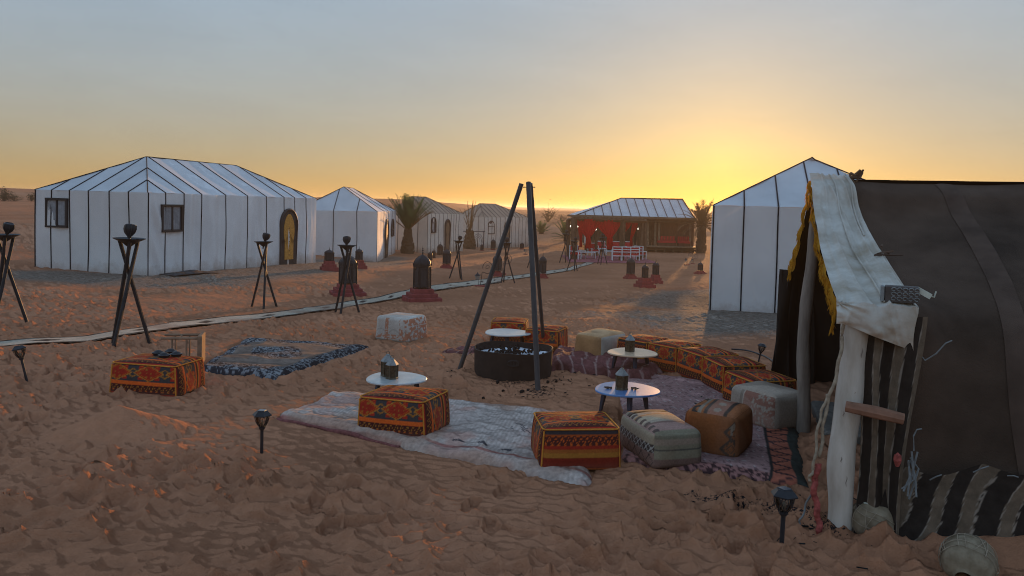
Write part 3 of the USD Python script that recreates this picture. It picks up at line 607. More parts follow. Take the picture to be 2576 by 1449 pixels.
def grey_col(s, t, X):
    e = np.minimum(np.minimum(s, 1 - s), np.minimum(t, 1 - t) * .8); n = fb(X[..., 0], X[..., 1], 9, 3, 2); a = nz(X[..., 0], X[..., 1], 52, 5); b2 = nz(X[..., 0] + .4 * X[..., 1], X[..., 1], 34, 6)
    sand = np.array([.17, .125, .10]) * (.75 + .5 * n[..., None])
    pat = np.where((a * .6 + b2 * .6 > .66)[..., None], np.array([.20, .20, .205]), np.array([.030, .029, .033]))
    med = np.hypot((s - .5) / .22, (t - .5) / .17) + .35 * (n - .5); band = (e < .13 + .03 * (n - .5)) | (med < 1)
    return np.where(band[..., None], pat, sand)
R, Q, c = rug('grey_rug', 'worn grey and navy patterned rug half buried in sand beside the stool', RUGQ['grey_rug'], 120, 110, grey_col, rough_fold(.05, 1.3, 35), .03, 43)
fringe(R, Q, 't0', 'rope', .04, 5)
rug('red_rug', 'scrap of red rug on the sand left of the fire bowl', RUGQ['pit_rug'], 40, 20, red_col, rough_fold(.05, 3, 45), .05, 53)
names = ['left end of pale runner carpet, between the left torches', 'pale runner carpet section beside the torch in front of the door', 'pale runner carpet section between the two big lanterns',
         'pale runner carpet section just beyond the second big lantern', 'pale runner carpet section behind the fire tripod', 'far pale runner carpet section leading to the red curtains']
for (a, b), nm in zip(PATHQ, names):
    n = 70; ts = np.linspace(0, 1, n); k = np.linspace(0, 1, len(a)); A_ = np.stack([np.interp(ts, k, a[:, i]) for i in (0, 1)], 1); B_ = np.stack([np.interp(ts, k, b[:, i]) for i in (0, 1)], 1)
    w = np.linspace(0, 1, 34)[None, :, None]; X = B_[:, None] * (1 - w) + A_[:, None] * w
    X = X + .05 * (np.stack([fb(X[..., 0], X[..., 1], .9, 2, 61), fb(X[..., 0], X[..., 1], .9, 2, 62)], -1) - .5)
    ww = np.broadcast_to(w[..., 0], X.shape[:2]); ln = np.cumsum(np.r_[0, np.linalg.norm(np.diff(A_, axis=0), axis=1)])[:, None]
    n1 = fb(X[..., 0], X[..., 1], 2.5, 4, 63)
    col = np.array([.45, .385, .30]) * (.8 + .4 * n1[..., None])
    zz = np.abs((ln * 2.6) % 1 - .5) * 2
    bd = (np.abs(ww - .07) < .05 + .03 * zz) | (np.abs(ww - .93) < .05 + .03 * zz); col = np.where(bd[..., None], [.02, .018, .018], col)
    dia = (np.abs(((ln * .55) % 1) - .5) * 1.7 + np.abs(ww - .5) * 1.1 < .22) & (n1 > .35); col = np.where(dia[..., None], [.05, .045, .042], col)
    if nm.startswith('far'): pass
    sd = sm(.58, .72, fb(X[..., 0], X[..., 1], 1.0, 3, 66))[..., None] * .6; col = col * (1 - sd) + sd * np.array([.33, .2, .14])
    z = macro(X[..., 0], X[..., 1]) + low(X[..., 0], X[..., 1]) + .014 + .016 * (fb(X[..., 0], X[..., 1], 2, 2, 67) - .4)
    c = X.reshape(-1, 2).mean(0); root = thing('runner_carpet', nm, 'carpet', (c[0], c[1], gz(*c)), 0, 'runner carpets forming the path')
    obj('pile', MB().grid(np.dstack([X - c, z - gz(*c)]), col, flip=True), 'rug', root, smooth=True)

# ------------------------------------------------------------------ poufs
def kilim(s, t, ph=0.0):
    """woven bands: s along the band, t across, in metres"""
    T = .40; u = ((t + ph) % T) / T
    zz = np.abs((s / .05) % 1 - .5) * 2
    fu = (u - .42) / .46                       # field coordinate
    dm = np.abs(((s / .30) % 1) - .5) * 2; dd = dm + np.abs(fu * 2 - 1)
    sm_ = np.abs(((s / .30 + .5) % 1) - .5) * 2 + np.abs(fu * 2 - 1) * .9
    fl = (np.abs(((s / .15) % 1) - .5) < .17) & (np.abs(np.abs(fu - .5) - .3) < .10)
    dots = (np.abs((s / .05) % 1 - .5) < .22) & (np.abs((t / .04) % 1 - .5) < .25)
    return pick(np.broadcast_shapes(s.shape, t.shape), [
        u < .06, u < .12, (u < .15), (u < .34) & (np.abs((u - .245) / .095 - (zz * 1.5 - .75)) < .16), (u < .34) & dots & (np.abs((u - .245) / .095) > .55), u < .34, u < .365, u < .385,
        (u < .42), (u < .88) & (np.abs(dd - .92) < .07), (u < .88) & (np.abs(dd - .74) < .04), (u < .88) & (dd < .74) & dots & (nz(s * 60, t * 60, 1, 3) > .45), (u < .88) & (dd < .92),
        (u < .88) & (np.abs(sm_ - .42) < .07), (u < .88) & fl & dots, (u < .88) & fl, u < .88, u < .93, u < .97],
        [YEL, RED * 1.1, MAR, YEL * .8, ORG * .8, MAR, ORG, MAR, ORG, YEL * .9, ORG * .7, YEL * .7, RED * .9, YEL * .7, ORG, RED, NAVY * .9 + TEAL * .25, ORG * .9, MAR])
def kilim_stripes(s, t):
    u = np.clip(t / .36, 0, 1); zz = np.abs((s / .05) % 1 - .5) * 2; dots = (np.abs((s / .05) % 1 - .5) < .25) & (np.abs((t / .035) % 1 - .5) < .25)
    return pick(np.broadcast_shapes(s.shape, t.shape), [u < .05, u < .09, u < .33, u < .44, u < .53, u < .60, (u < .82) & (np.abs((u - .71) / .11 - (zz * 1.5 - .75)) < .17), (u < .82) & dots & (np.abs(u - .71) > .07), u < .82, u < .86, u < .95],
                [YEL * .8, ORG * .7, RED * .5, YEL * .75, YEL * .45 + RED * .3, RED * .8, ORG * .8, ORG * .6, MAR, ORG * .5, NAVY])
def kilim_diamond_top(s, t):
    c = kilim(s, t, .0); return c
def pouf_mesh(w, d, h, colour, n=64, bulge=.022, r=.05, seed=0, slump=0.0):
    """cushion standing on z=0, front face along x at y=0, going back to y=d"""
    mb = MB(); half = np.array([w, d, h]) / 2
    for face in range(5):
        ax = [(0, 2), (0, 2), (1, 2), (1, 2), (0, 1)][face]; na = 3 - ax[0] - ax[1]; sg = [-1, 1, -1, 1, 1][face]
        dim = np.array([w, d, h]); na_, nb_ = max(12, int(n * dim[ax[0]] / .6)), max(10, int(n * dim[ax[1]] / .6))
        a, b = np.meshgrid(np.linspace(-1, 1, na_), np.linspace(-1, 1, nb_), indexing='ij')
        p = np.zeros(a.shape + (3,)); p[..., ax[0]] = a * half[ax[0]]; p[..., ax[1]] = b * half[ax[1]]; p[..., na] = sg * half[na]
        inner = np.clip(p, -half + r, half - r); nn = p - inner; nn /= np.linalg.norm(nn, axis=-1, keepdims=True)
        q = inner + nn * r
        q[..., na] += sg * bulge * (1 - a ** 2) * (1 - b ** 2) * (1.2 if face == 4 else 1)
        q += (.024 * (fb(p[..., 0] * 4 + seed, p[..., 1] * 4 + 3 * p[..., 2], 1, 2, seed) - .5))[..., None] * nn
        q[..., 0] *= 1 - .03 * (q[..., 2] / half[2]); q[..., 1] *= 1 - .03 * (q[..., 2] / half[2])
        q[..., 2] -= slump * (p[..., 0] / half[0]) * (p[..., 2] + half[2]) / h * .5
        col = colour(face, p[..., 0] + half[0], p[..., 1] + half[1], p[..., 2] + half[2])
        dust = (.05 + .22 * sm(.42, .72, fb(p[..., 0] * 5 + seed, p[..., 1] * 5 + p[..., 2] * 4, 1, 4, seed + 5)) + .25 * sm(.10, .0, p[..., 2] + half[2]))[..., None]; col = col * (1 - dust) + dust * np.array([.20, .12, .08])
        q = q + [0, half[1], half[2]]
        mb.grid(q, col, flip=(sg < 0) != (face in (0, 1)))
    return mb
def piping(w, d, h, r=.05):
    mb = MB()
    for z in (h - .012,):
        pts = []
        for cx, cy, a0 in ((w / 2 - r, r, -math.pi / 2), (w / 2 - r, d - r, 0), (-w / 2 + r, d - r, math.pi / 2), (-w / 2 + r, r, math.pi)):
            for a in np.linspace(a0, a0 + math.pi / 2, 5): pts.append([cx * .985 + (r * .92) * math.cos(a), (cy - d / 2) * .985 + d / 2 + r * .92 * math.sin(a), z - .004])
        pts.append(pts[0]); mb.tube(pts, .007, 5, cap=False)
    for sx in (-1, 1):
        mb.tube([[sx * (w / 2 - .008) * (1.0 - .03 * (2 * z / h - 1)), .008 + .012 * (z / h), z] for z in np.linspace(.02, h - .03, 6)], .007, 5)
    return mb
def orange_a(face, x, y, z):
    if face in (0, 1): return kilim_stripes(x, z)
    return kilim(z, y, .02) if face in (2, 3) else kilim(x, y, .02)
def orange_b(face, x, y, z):
    if face in (0, 1): return kilim(x + .07, np.clip(z, 0, .36), .0)[:, :]
    return kilim(z, y, .02) if face in (2, 3) else kilim(x, y, .02)
def front_frame(FL, FR):
    a, b = P(*FL), P(*FR); m = (a + b) / 2; d = b - a; return (m[0], m[1], settle(m[0], m[1]) - .012), math.atan2(d[1], d[0]), np.linalg.norm(d[:2])
GP = 'orange kilim pattern floor poufs around the fire'
def pouf_proto(style, w, d, h):
    def build(label, loc, rz, scale, rx, ry):
        t = thing('kilim_pouf', label, 'pouf', loc, rz, GP, scale, rx, ry)
        obj('cover', pouf_mesh(w, d, h, style), 'kilim', t, smooth=True); mb = piping(w, d, h); obj('piping', mb, 'piping_orange', t, smooth=True); return t
    return Repeat(build)
M('piping_orange', tuple(YEL * 1.05), .9, .2, 30)
PA, PB = pouf_proto(orange_a, .62, .56, .36), pouf_proto(orange_b, .62, .56, .36)
def put_pouf(R, label, FL, FR, rx=0, ry=0, sc=None, dz=0):
    loc, rz, w = front_frame(FL, FR); return R(label, (loc[0], loc[1], loc[2] + dz), rz, (w / .62 if sc is None else sc * w / .62, 1.0, 1.0) if sc is None else sc, rx, ry)
put_pouf(PA, 'orange kilim pouf at the front with broad red and yellow stripes', (1362, 1184), (1560, 1181))
put_pouf(PB, 'orange kilim pouf tilted on the white rug in front of the pale table', (899, 1086), (1066, 1110), ry=-.03)
put_pouf(PB, 'orange kilim pouf alone on the left with black ashtrays on top', (275, 987), (441, 1001))
put_pouf(PB, 'orange kilim pouf behind the white-topped table and fire bowl', (1232, 866), (1322, 869))
put_pouf(PB, 'orange kilim pouf right of the fire bowl, next to the beige pouf', (1318, 885), (1401, 892))
put_pouf(PA, 'first orange kilim pouf of the right row, behind the tan table', (1549, 911), (1624, 926))
put_pouf(PB, 'orange kilim pouf of the right row, just right of the tan table', (1626, 927), (1698, 943))
put_pouf(PB, 'orange kilim pouf in the middle of the right row', (1700, 943), (1763, 968))
put_pouf(PB, 'orange kilim pouf of the right row, second from the grey pouf', (1764, 968), (1815, 996))
put_pouf(PB, 'orange kilim pouf at the near end of the right row touching the grey pouf', (1817, 1006), (1890, 1040))
def single_pouf(name, label, FL, FR, d, h, colour, mat='kilim', bulge=.03, seed=3, slump=0., r=.06):
    loc, rz, w = front_frame(FL, FR); t = thing(name, label, 'pouf', loc, rz)
    obj('cover', pouf_mesh(w, d, h, colour, 56, bulge, r, seed, slump), mat, t, smooth=True); return t, w
def k1(face, x, y, z):
    n = fb(x + 3 * face, y + z, 6, 3, 2)[..., None]; pale, grn, pk = np.array([.36, .285, .195]), np.array([.21, .185, .128]), np.array([.30, .18, .15])
    if face == 4: v = y
    elif face == 2: v = .60 - z * .9
    else: v = z
    if face == 4:
        u = (y / .6) % 1; c = pick(x.shape, [u < .06, u < .30, u < .36, u < .45, u < .70, u < .76, u < .9], [grn, pk, pk * .6, CRM * .8, pale * 1.25, np.array([.42, .22, .10]), CRM])
        c = np.where(((x < .07) & (np.abs((y / .09) % 1 - .5) < .25))[..., None], [.08, .06, .055], c)
    elif face == 2:
        c = pick(x.shape, [z < .14, z < .21, z < .30], [pk * .62, np.array([.035, .03, .03]), pale * .8]); c = np.where((c.sum(-1) == 0)[..., None], pk, c)
        dz = np.abs(((y / .12) % 1) - .5) * 2 + np.abs((z - .07) / .07); c = np.where(((z < .14) & (np.abs(dz - .8) < .10))[..., None], [.04, .03, .03], c)
        xz = np.abs(np.abs(((y / .07) % 1) - .5) * 2 - np.abs((z - .175) / .035)); c = np.where(((z >= .14) & (z < .21) & (xz < .16))[..., None], [.35, .33, .3], c)
    else:
        u = z / .36; c = pick(x.shape, [u < .28, (u > .45) & (u < .48), u < .48, u < .6, u < .72, u < .82], [pk * .55, np.array([.06, .06, .055]), grn, grn * .9, grn * .6 + pk * .4, grn * .75]); c = np.where((c.sum(-1) == 0)[..., None], grn * 1.05, c)
    return c * (.8 + .4 * n)
t, w = single_pouf('striped_pouf', 'pale green and beige striped pouf between the striped front pouf and brown pouf', (1641, 1184), (1766, 1176), .72, .32, k1)
def k2(face, x, y, z):
    n = fb(x + 3 * face, y + z, 6, 3, 2)[..., None]; br, dk = np.array([.28, .085, .026]), np.array([.045, .035, .03])
    if face == 4:
        u = x / .55; c = pick(x.shape, [(u > .1) & (u < .2) & (nz(x, y, 26, 4) > .4), (u > .3) & (u < .36), (u > .36) & (u < .62), (u > .62) & (u < .68), (u > .2) & (u < .25)], [dk, dk * 1.6, np.array([.34, .15, .10]), dk, CRM * .6]); c = np.where((c.sum(-1) == 0)[..., None], br * np.array([1.1, 1.25, 1.6]), c)
        mk = (u > .36) & (u < .62) & (np.hypot(((y / .16) % 1 - .5) * 2, (u - .49) * 9) < .55); c = np.where(mk[..., None], np.array([.36, .27, .2]), c)
    elif face == 0:
        dm = lambda cx, cz, r: np.abs(np.abs(x - cx) / r + np.abs(z - cz) / r)
        c = np.broadcast_to(br * .9, x.shape + (3,)).copy(); d1, d2 = dm(.45, .24, .10), dm(.42, .10, .10)
        zg = np.abs((x / .03) % 1 - .5) * .5
        for d in (d1, d2): c = np.where((((d > .75 - zg) & (d < 1.0)) | ((d > .25) & (d < .4)))[..., None], dk, c)
        c = np.where(((x > .40) & (z > .22) & (z < .32) & (nz(x, z, 40, 3) > .45) & (d1 < .9))[..., None], CRM * .6, c)
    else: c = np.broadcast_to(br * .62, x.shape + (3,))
    return c * (.8 + .4 * n)
single_pouf('brown_pouf', 'rust brown pouf with black diamond motifs on the pink rug', (1718, 1137), (1851, 1162), .56, .38, k2, bulge=.03, seed=8, r=.06)
def k3(face, x, y, z):
    n = fb(x + 3 * face, y + z, 6, 3, 2)[..., None]; gr, pk = np.array([.37, .29, .225]), np.array([.27, .125, .09])
    st = .5 + .5 * np.sin(x / .022 * 2 * np.pi)
    if face == 0:
        u = x / .62; c = pick(x.shape, [u < .28, u < .34, u < .37], [gr * np.array([1, 1.02, 1.04]), gr * .7, gr * 1.25]); body = np.where(((z > .40 - x * .45))[..., None], pk, pk * .8 + gr * .25)
        body = np.where((st > .75)[..., None], gr * 1.05, body); body = np.where(((nz(x, z, 48, 7) > .62) & (x > .34))[..., None], gr * .9, body); c = np.where((u >= .37)[..., None], body, c)
    elif face == 4: c = gr * (1.08 - .12 * st[..., None])
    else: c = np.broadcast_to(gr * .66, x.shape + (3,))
    return c * (.85 + .3 * n)
single_pouf('grey_pouf', 'light grey woven pouf with faded red patch at the end of the row', (1829, 1051), (1948, 1090), .50, .36, k3, bulge=.03, seed=11, r=.06)
def k4(face, x, y, z):
    n = fb(x + 3 * face, y + z, 7, 3, 2)[..., None]; c = np.broadcast_to(np.array([.36, .185, .08]) if face != 3 else np.array([.32, .28, .23]), x.shape + (3,))
    if face == 4: c = np.where(((x > .55) & (nz(x, y, 18, 5) > .52))[..., None], [.09, .07, .06], np.array([.45, .28, .15]))
    c = np.where(((face == 3) & (z < .06))[..., None] if face == 3 else np.zeros(x.shape + (1,), bool), [.06, .04, .03], c); return c * (.75 + .5 * n)
single_pouf('beige_pouf', 'plain beige pouf between the orange poufs behind the fire bowl', (1443, 901), (1512, 912), .70, .36, k4, seed=14)
def k5(face, x, y, z):
    n = fb(x + 3 * face, y + z, 9, 3, 2)[..., None]; wh, og = np.array([.46, .42, .37]), np.array([.40, .17, .10])
    c = np.broadcast_to(wh, x.shape + (3,)) * (.85 + .3 * n)
    if face in (0, 3):
        u = x / .62 if face == 0 else .8 + y
        p = ((np.abs(u - .38) < .05) | ((u > .78) & (nz(x + y, z, 30, 5) > .38))) & (z > .03); ar = np.abs(np.hypot((u % .42) - .2, (z - .1) * 1.6) - .17) < .012
        c = np.where((p & (nz(x, z, 60, 6) > .25))[..., None], og, c); c = np.where((ar & (z > .12))[..., None], wh * .72, c); c = np.where(((z > .06) & (z < .13) & (nz(x + y, z, 44, 4) > .5))[..., None], og * 1.1, c)
        c = np.where((z < .035)[..., None], [.28, .29, .25], c)
    return c
single_pouf('white_pouf', 'white block pouf with orange motifs behind the grey rug', (942, 854), (1024, 862), .58, .40, k5, seed=17, bulge=.012)

# ------------------------------------------------------------------ tables and table lanterns
def oval(r, n=40, k=.05, ph=0): th = np.arange(n) / n * 2 * np.pi; rr_ = r * (1 + k * np.cos(3 * th + ph)); return np.stack([rr_ * np.cos(th), rr_ * np.sin(th)], 1)
def low_table(label, px, top, r=.31, h=.285, rz=0, ph=0):
    t = thing('low_table', label, 'table', (px[0], px[1], settle(px[0], px[1]) + .005), rz)
    o = oval(r, ph=ph); n = len(o); mb = MB()
    L = [np.c_[o * .965, np.full(n, h - .022)], np.c_[o, np.full(n, h - .016)], np.c_[o, np.full(n, h - .005)], np.c_[o * .985, np.full(n, h)]]
    v = np.vstack(L + [[[0, 0, h]], [[0, 0, h - .022]]]); f = []
    for k in range(3): f += [[k * n + i, k * n + (i + 1) % n, k * n + n + (i + 1) % n, k * n + n + i] for i in range(n)]
    f = np.array(f); f = np.vstack([f[:, [0, 1, 2]], f[:, [0, 2, 3]], [[3 * n + i, 3 * n + (i + 1) % n, 4 * n] for i in range(n)], [[(i + 1) % n, i, 4 * n + 1] for i in range(n)]])
    obj('tabletop', mb.add(v, f), top, t)
    for k in range(3):
        a = -math.pi / 2 + k * 2 * math.pi / 3; p = np.array([math.cos(a), math.sin(a)]); lg = MB()
        lg.tube([[*(p * r * .70), h - .03], [*(p * r * .78), h * .5], [*(p * r * .86), .0]], [.030, .026, .016], 4, c=None); obj('leg', lg, 'table_leg', t)
        obj('rail', MB().tube([[*(p * r * .68), h - .05], [0, 0, h - .05]], .016, 4), 'table_leg', t)
    return t
def table_at(px, h=.285):                                             # centre of a table whose top is seen at px
    d = ray(*px); z = h
    for _ in range(4): q = EYE + d * ((z - H) / d[2]); z = h + settle(q[0], q[1])
    return q
GL = 'metal lanterns on the low tables'
def _lantern(label, loc, rz, scale, rx, ry):
    t = thing('table_lantern', label, 'lantern', loc, rz, GL, scale); n = 6; R = .062
    obj('base', MB().lathe([(0, 0), (R * 1.1, 0), (R * 1.1, .014), (R, .018), (0, .018)], n), 'brass_old', t)
    for k in range(n):
        a = k * math.pi / 3; b = a + math.pi / 3; p, q = np.array([R * math.cos(a), R * math.sin(a)]), np.array([R * math.cos(b), R * math.sin(b)])
        obj('corner_post', MB().tube([[*p, .016], [*(p * 1.02), .145]], .004, 4), 'brass_old', t)
        obj('pane', MB().add([[*(p * .97), .018], [*(q * .97), .018], [*(q * .97), .143], [*(p * .97), .143]], [[0, 1, 2, 3]]), 'horn_pane', t)
        fg = MB(); m = (p + q) / 2
        for z in (.04, .065, .09, .115):
            th = np.linspace(0, 2 * np.pi, 8); e = (q - p) / np.linalg.norm(q - p); fg.tube([[*(m * 1.005 + e * .017 * math.cos(x)), z + .015 * math.sin(x)] for x in th], .0018, 3)
        obj('filigree', fg, 'brass_old', t)
    obj('roof', MB().lathe([(R * 1.12, .143), (R * 1.14, .149), (.028, .198), (.022, .203), (.020, .212), (.004, .218)], n), 'solar_filigree', t)
    obj('ring', MB().tube([[.018 * math.cos(x), 0, .226 + .018 * math.sin(x)] for x in np.linspace(0, 2 * np.pi, 12)], .003, 4), 'brass_old', t)
    return t
lantern = Repeat(_lantern)
qa = table_at((996, 951)); low_table('low table with glossy pale top holding two lanterns, behind a pouf', qa, 'table_white', .315, ph=.4)
qb = table_at((1576, 979)); low_table('low table with glossy blue top and one lantern', qb, 'table_blue', .325, ph=1.2)
qc = table_at((1591, 886)); low_table('low table with tan top on dark legs in front of the right row', qc, 'table_tan', .315, ph=2.0)
qd = table_at((1276, 836)); low_table('low table with white top behind the fire bowl', qd, 'table_white', .34, ph=0.3)
zt = lambda q: settle(q[0], q[1]) + .291
lantern('front lantern of the two on the pale table', (qa[0] - .035, qa[1] - .05, zt(qa)), .3)
lantern('rear lantern of the two on the pale table', (qa[0] - .10, qa[1] + .07, zt(qa)), .1, 1.08)
lantern('lantern standing on the blue table', (qb[0] - .055, qb[1] - .03, zt(qb)), .6, 1.0)
lantern('lantern standing on the tan table', (qc[0] - .03, qc[1] + .03, zt(qc)), .2, 1.0)
lv = MB()
r = np.random.default_rng(4)
for i in range(7):
    a = r.uniform(-.2, .2) + (math.pi if i % 2 else 0); p = np.array([.08 * math.cos(a) * r.uniform(.9, 1.7), r.uniform(-.03, .03), 0]); lv.tube([p, p + [.05 * math.cos(a), r.uniform(-.03, .03), .012]], [.012, .002], 4)
x = obj('dry_sprig', lv, 'twig', tag(place('/World/dry_sprigs', (qb[0] - .055, qb[1] - .03, zt(qb) + .006)), 'dry brown sprigs lying round the lantern on the blue table', 'sprigs'))

# ------------------------------------------------------------------ fire bowl, ash and its tripod
fz = settle(*_fp) - .04; fire = thing('fire_bowl', 'wide black iron fire bowl under the tripod', 'fire bowl', (_fp[0], _fp[1], fz))
prof = [(.40, 0), (.465, .02), (.485, .10), (.49, .37), (.497, .385), (.482, .388), (.474, .375), (.465, .12), (.0, .10)]
mb = MB().lathe(prof, 56); v = mb.v[0]; v[:, 2] += (v[:, 2] > .3) * .010 * np.sin(np.arctan2(v[:, 1], v[:, 0]) * 3 + 1); v[:, :2] *= (1 + .012 * np.sin(np.arctan2(v[:, 1], v[:, 0]) * 5))[:, None]
obj('bowl', mb, 'rust_iron', fire, smooth=40)
e = MB(); th = np.linspace(0, 2 * np.pi, 25)
for k in (1.0, .8): e.tube([[.066 * k * math.copysign(abs(math.cos(a)) ** .7, math.cos(a)), -.493 + .0, .28 + .036 * k * math.copysign(abs(math.sin(a)) ** .7, math.sin(a))] for a in th], .0035, 4)
for i in range(-2, 3): e.box((i * .018, -.496, .28), (.006, .006, .026), 0)
obj('maker_plate', e, 'pole_iron', fire)
obj('hook', MB().tube([[-.49, -.02, .33], [-.52, -.03, .335], [-.535, -.03, .31], [-.525, -.03, .285]], .006, 5), 'pole_iron', fire)
a = np.linspace(-.46, .46, 70); X, Y = np.meshgrid(a, a, indexing='ij'); rr_ = np.hypot(X, Y)
Z = .30 + .03 * (1 - rr_ / .46) + .05 * (fb(X, Y, 16, 3, 3) - .5) + .05 * (fb(X, Y, 4, 2, 5) - .5); k = np.where(rr_ > .462, .462 / np.maximum(rr_, 1e-6), 1)
t = thing('ash', 'pale ash and burnt coals filling the fire bowl', 'ash', (_fp[0], _fp[1], fz)); tag(t, kind='stuff')
obj('ash_bed', MB().grid(np.dstack([X * k, Y * k, np.where(rr_ > .462, .30, Z)])), 'ash', t, smooth=True)
r = np.random.default_rng(12); cb = MB()
for i in range(120):
    p = r.normal(0, .2, 2)
    if np.hypot(*p) < .43: cb.tube([[*p, .325 + r.uniform(0, .02)], [*(p + r.normal(0, .02, 2)), .34 + r.uniform(0, .02)]], r.uniform(.006, .02), 5)
obj('coals', cb, 'charcoal', t, kind='stuff')
apex = at(1330, 462, 10.2); tri = thing('fire_tripod', 'tall black iron tripod standing over the fire bowl', 'tripod', (0, 0, 0))
for foot, top, rr_ in (((1153, 929), at(1312, 462, 10.05), .029), ((1354, 986), at(1329.5, 459, 10.0), .032), ((1370, 885), at(1335, 462, 10.5), .027)):
    f_ = P(*foot); f_[2] = settle(f_[0], f_[1]) - .05; m = (f_ + top) / 2; obj('leg', MB().tube([f_, m, top], rr_, 8), 'pole_iron', tri, smooth=40)
obj('pin', MB().tube([at(1316, 471, 10.03), at(1346, 471, 10.15)], .006, 5), 'pole_iron', tri)
cb = MB(); r = np.random.default_rng(5)
for i in range(300):
    c = [(1290, 970, .8), (1160, 935, .2), (1360, 990, .35), (1880, 1275, .8), (1990, 1300, .6), (2080, 1335, .45), (2020, 1290, .5), (1430, 950, .5)][i % 8]; q = P(c[0], c[1])[:2] + r.normal(0, c[2] * .5, 2)
    if np.hypot(*(q - _fp)) < .53: continue
    z = settle(*q); d = r.normal(0, .012, 2); cb.tube([[*(q - d), z + .004], [*(q + d), z + .010]], r.uniform(.002, .007) if i % 40 else .02, 5)
tag(obj('charcoal_bits', cb, 'charcoal', kind='stuff'), 'black charcoal crumbs scattered on the sand', 'charcoal')

# ------------------------------------------------------------------ torch stands
def _torch(label, loc, rz, scale, rx, ry):
    t = thing('torch_stand', label, 'torch', loc, rz, 'black three legged garden torches', scale, rx, ry)
    hb, rf, rt = 1.55, .34, .115
    for k in range(3):
        a = k * 2 * math.pi / 3 + .3; b = a + math.pi * .86
        p0, p1 = np.array([rf * math.cos(a), rf * math.sin(a), -.04]), np.array([rt * math.cos(b) * 1.25, rt * math.sin(b) * 1.25, hb])
        obj('leg', MB().tube([p0, p1], .027, 7), 'black_iron', t, smooth=50)
    obj('dish', MB().lathe([(0, hb - .105), (.03, hb - .10), (.10, hb - .045), (.215, hb + .008), (.222, hb + .018), (.21, hb + .016), (.10, hb - .03), (0, hb - .06)], 20), 'black_iron', t, smooth=40)
    R = rot(.12, .24, 0); c = np.array([.02, 0, hb - .02])
    lp = obj('torch_lamp', MB().lathe([(0, .04), (.028, .045), (.032, .07), (.07, .12), (.084, .17), (.078, .225), (.066, .235), (.05, .222), (0, .222)], 12, c=c, M=R).tube([c + R @ [0, 0, .05], c + R @ [0, 0, -.14]], .016, 6), 'black_plastic', t, smooth=35)
    cg = MB()
    for k in range(6):
        a = k * math.pi / 3; pts = [(.034, .07), (.074, .12), (.088, .17), (.082, .225)]
        cg.tube([c + R @ [x * math.cos(a), x * math.sin(a), z] for x, z in pts], .005, 4)
    obj('cage_bar', cg, 'pole_iron', lp); return t
torch = Repeat(_torch)
def torch_at(label, px, ytop, rz, x=None):
    p = P(*px); w = (p - EYE) @ FW; h = (px[1] - ytop) * w / F; torch(label, (p[0], p[1], settle(p[0], p[1]) - .01), rz, h / 1.57, .022 * math.sin(px[0]), .025 * math.cos(px[0] * 1.7))
torch_at('torch stand cut by the left edge of the picture', (14, 822), 586, .2)
torch_at('torch stand with tilted lamp before the near corner of the big tent', (316, 868), 594, 2.25)
torch_at('torch stand on the sand in front of the orange arched door', (664, 774), 607, .5)
torch_at('torch stand in front of a black lantern on a red plinth', (868, 787), 614, 2.2)
torch_at('torch stand beside the carpet right of the palm tree', (1150, 703), 604, .9)
torch_at('torch stand seen behind the left pole of the fire tripod', (1274, 711), 609, 1.6)
torch_at('torch stand half hidden behind the right poles of the fire tripod', (1340, 676), 604, 2.4)
torch_at('torch stand in the foremost place before the red curtains, nearest the carpet', (1441, 682), 606, .4)
torch_at('torch stand at the left corner post of the pergola', (1421, 661), 588, 1.1)
torch_at('torch stand between the two halves of the red curtain', (1514, 665), 597, 2.0)

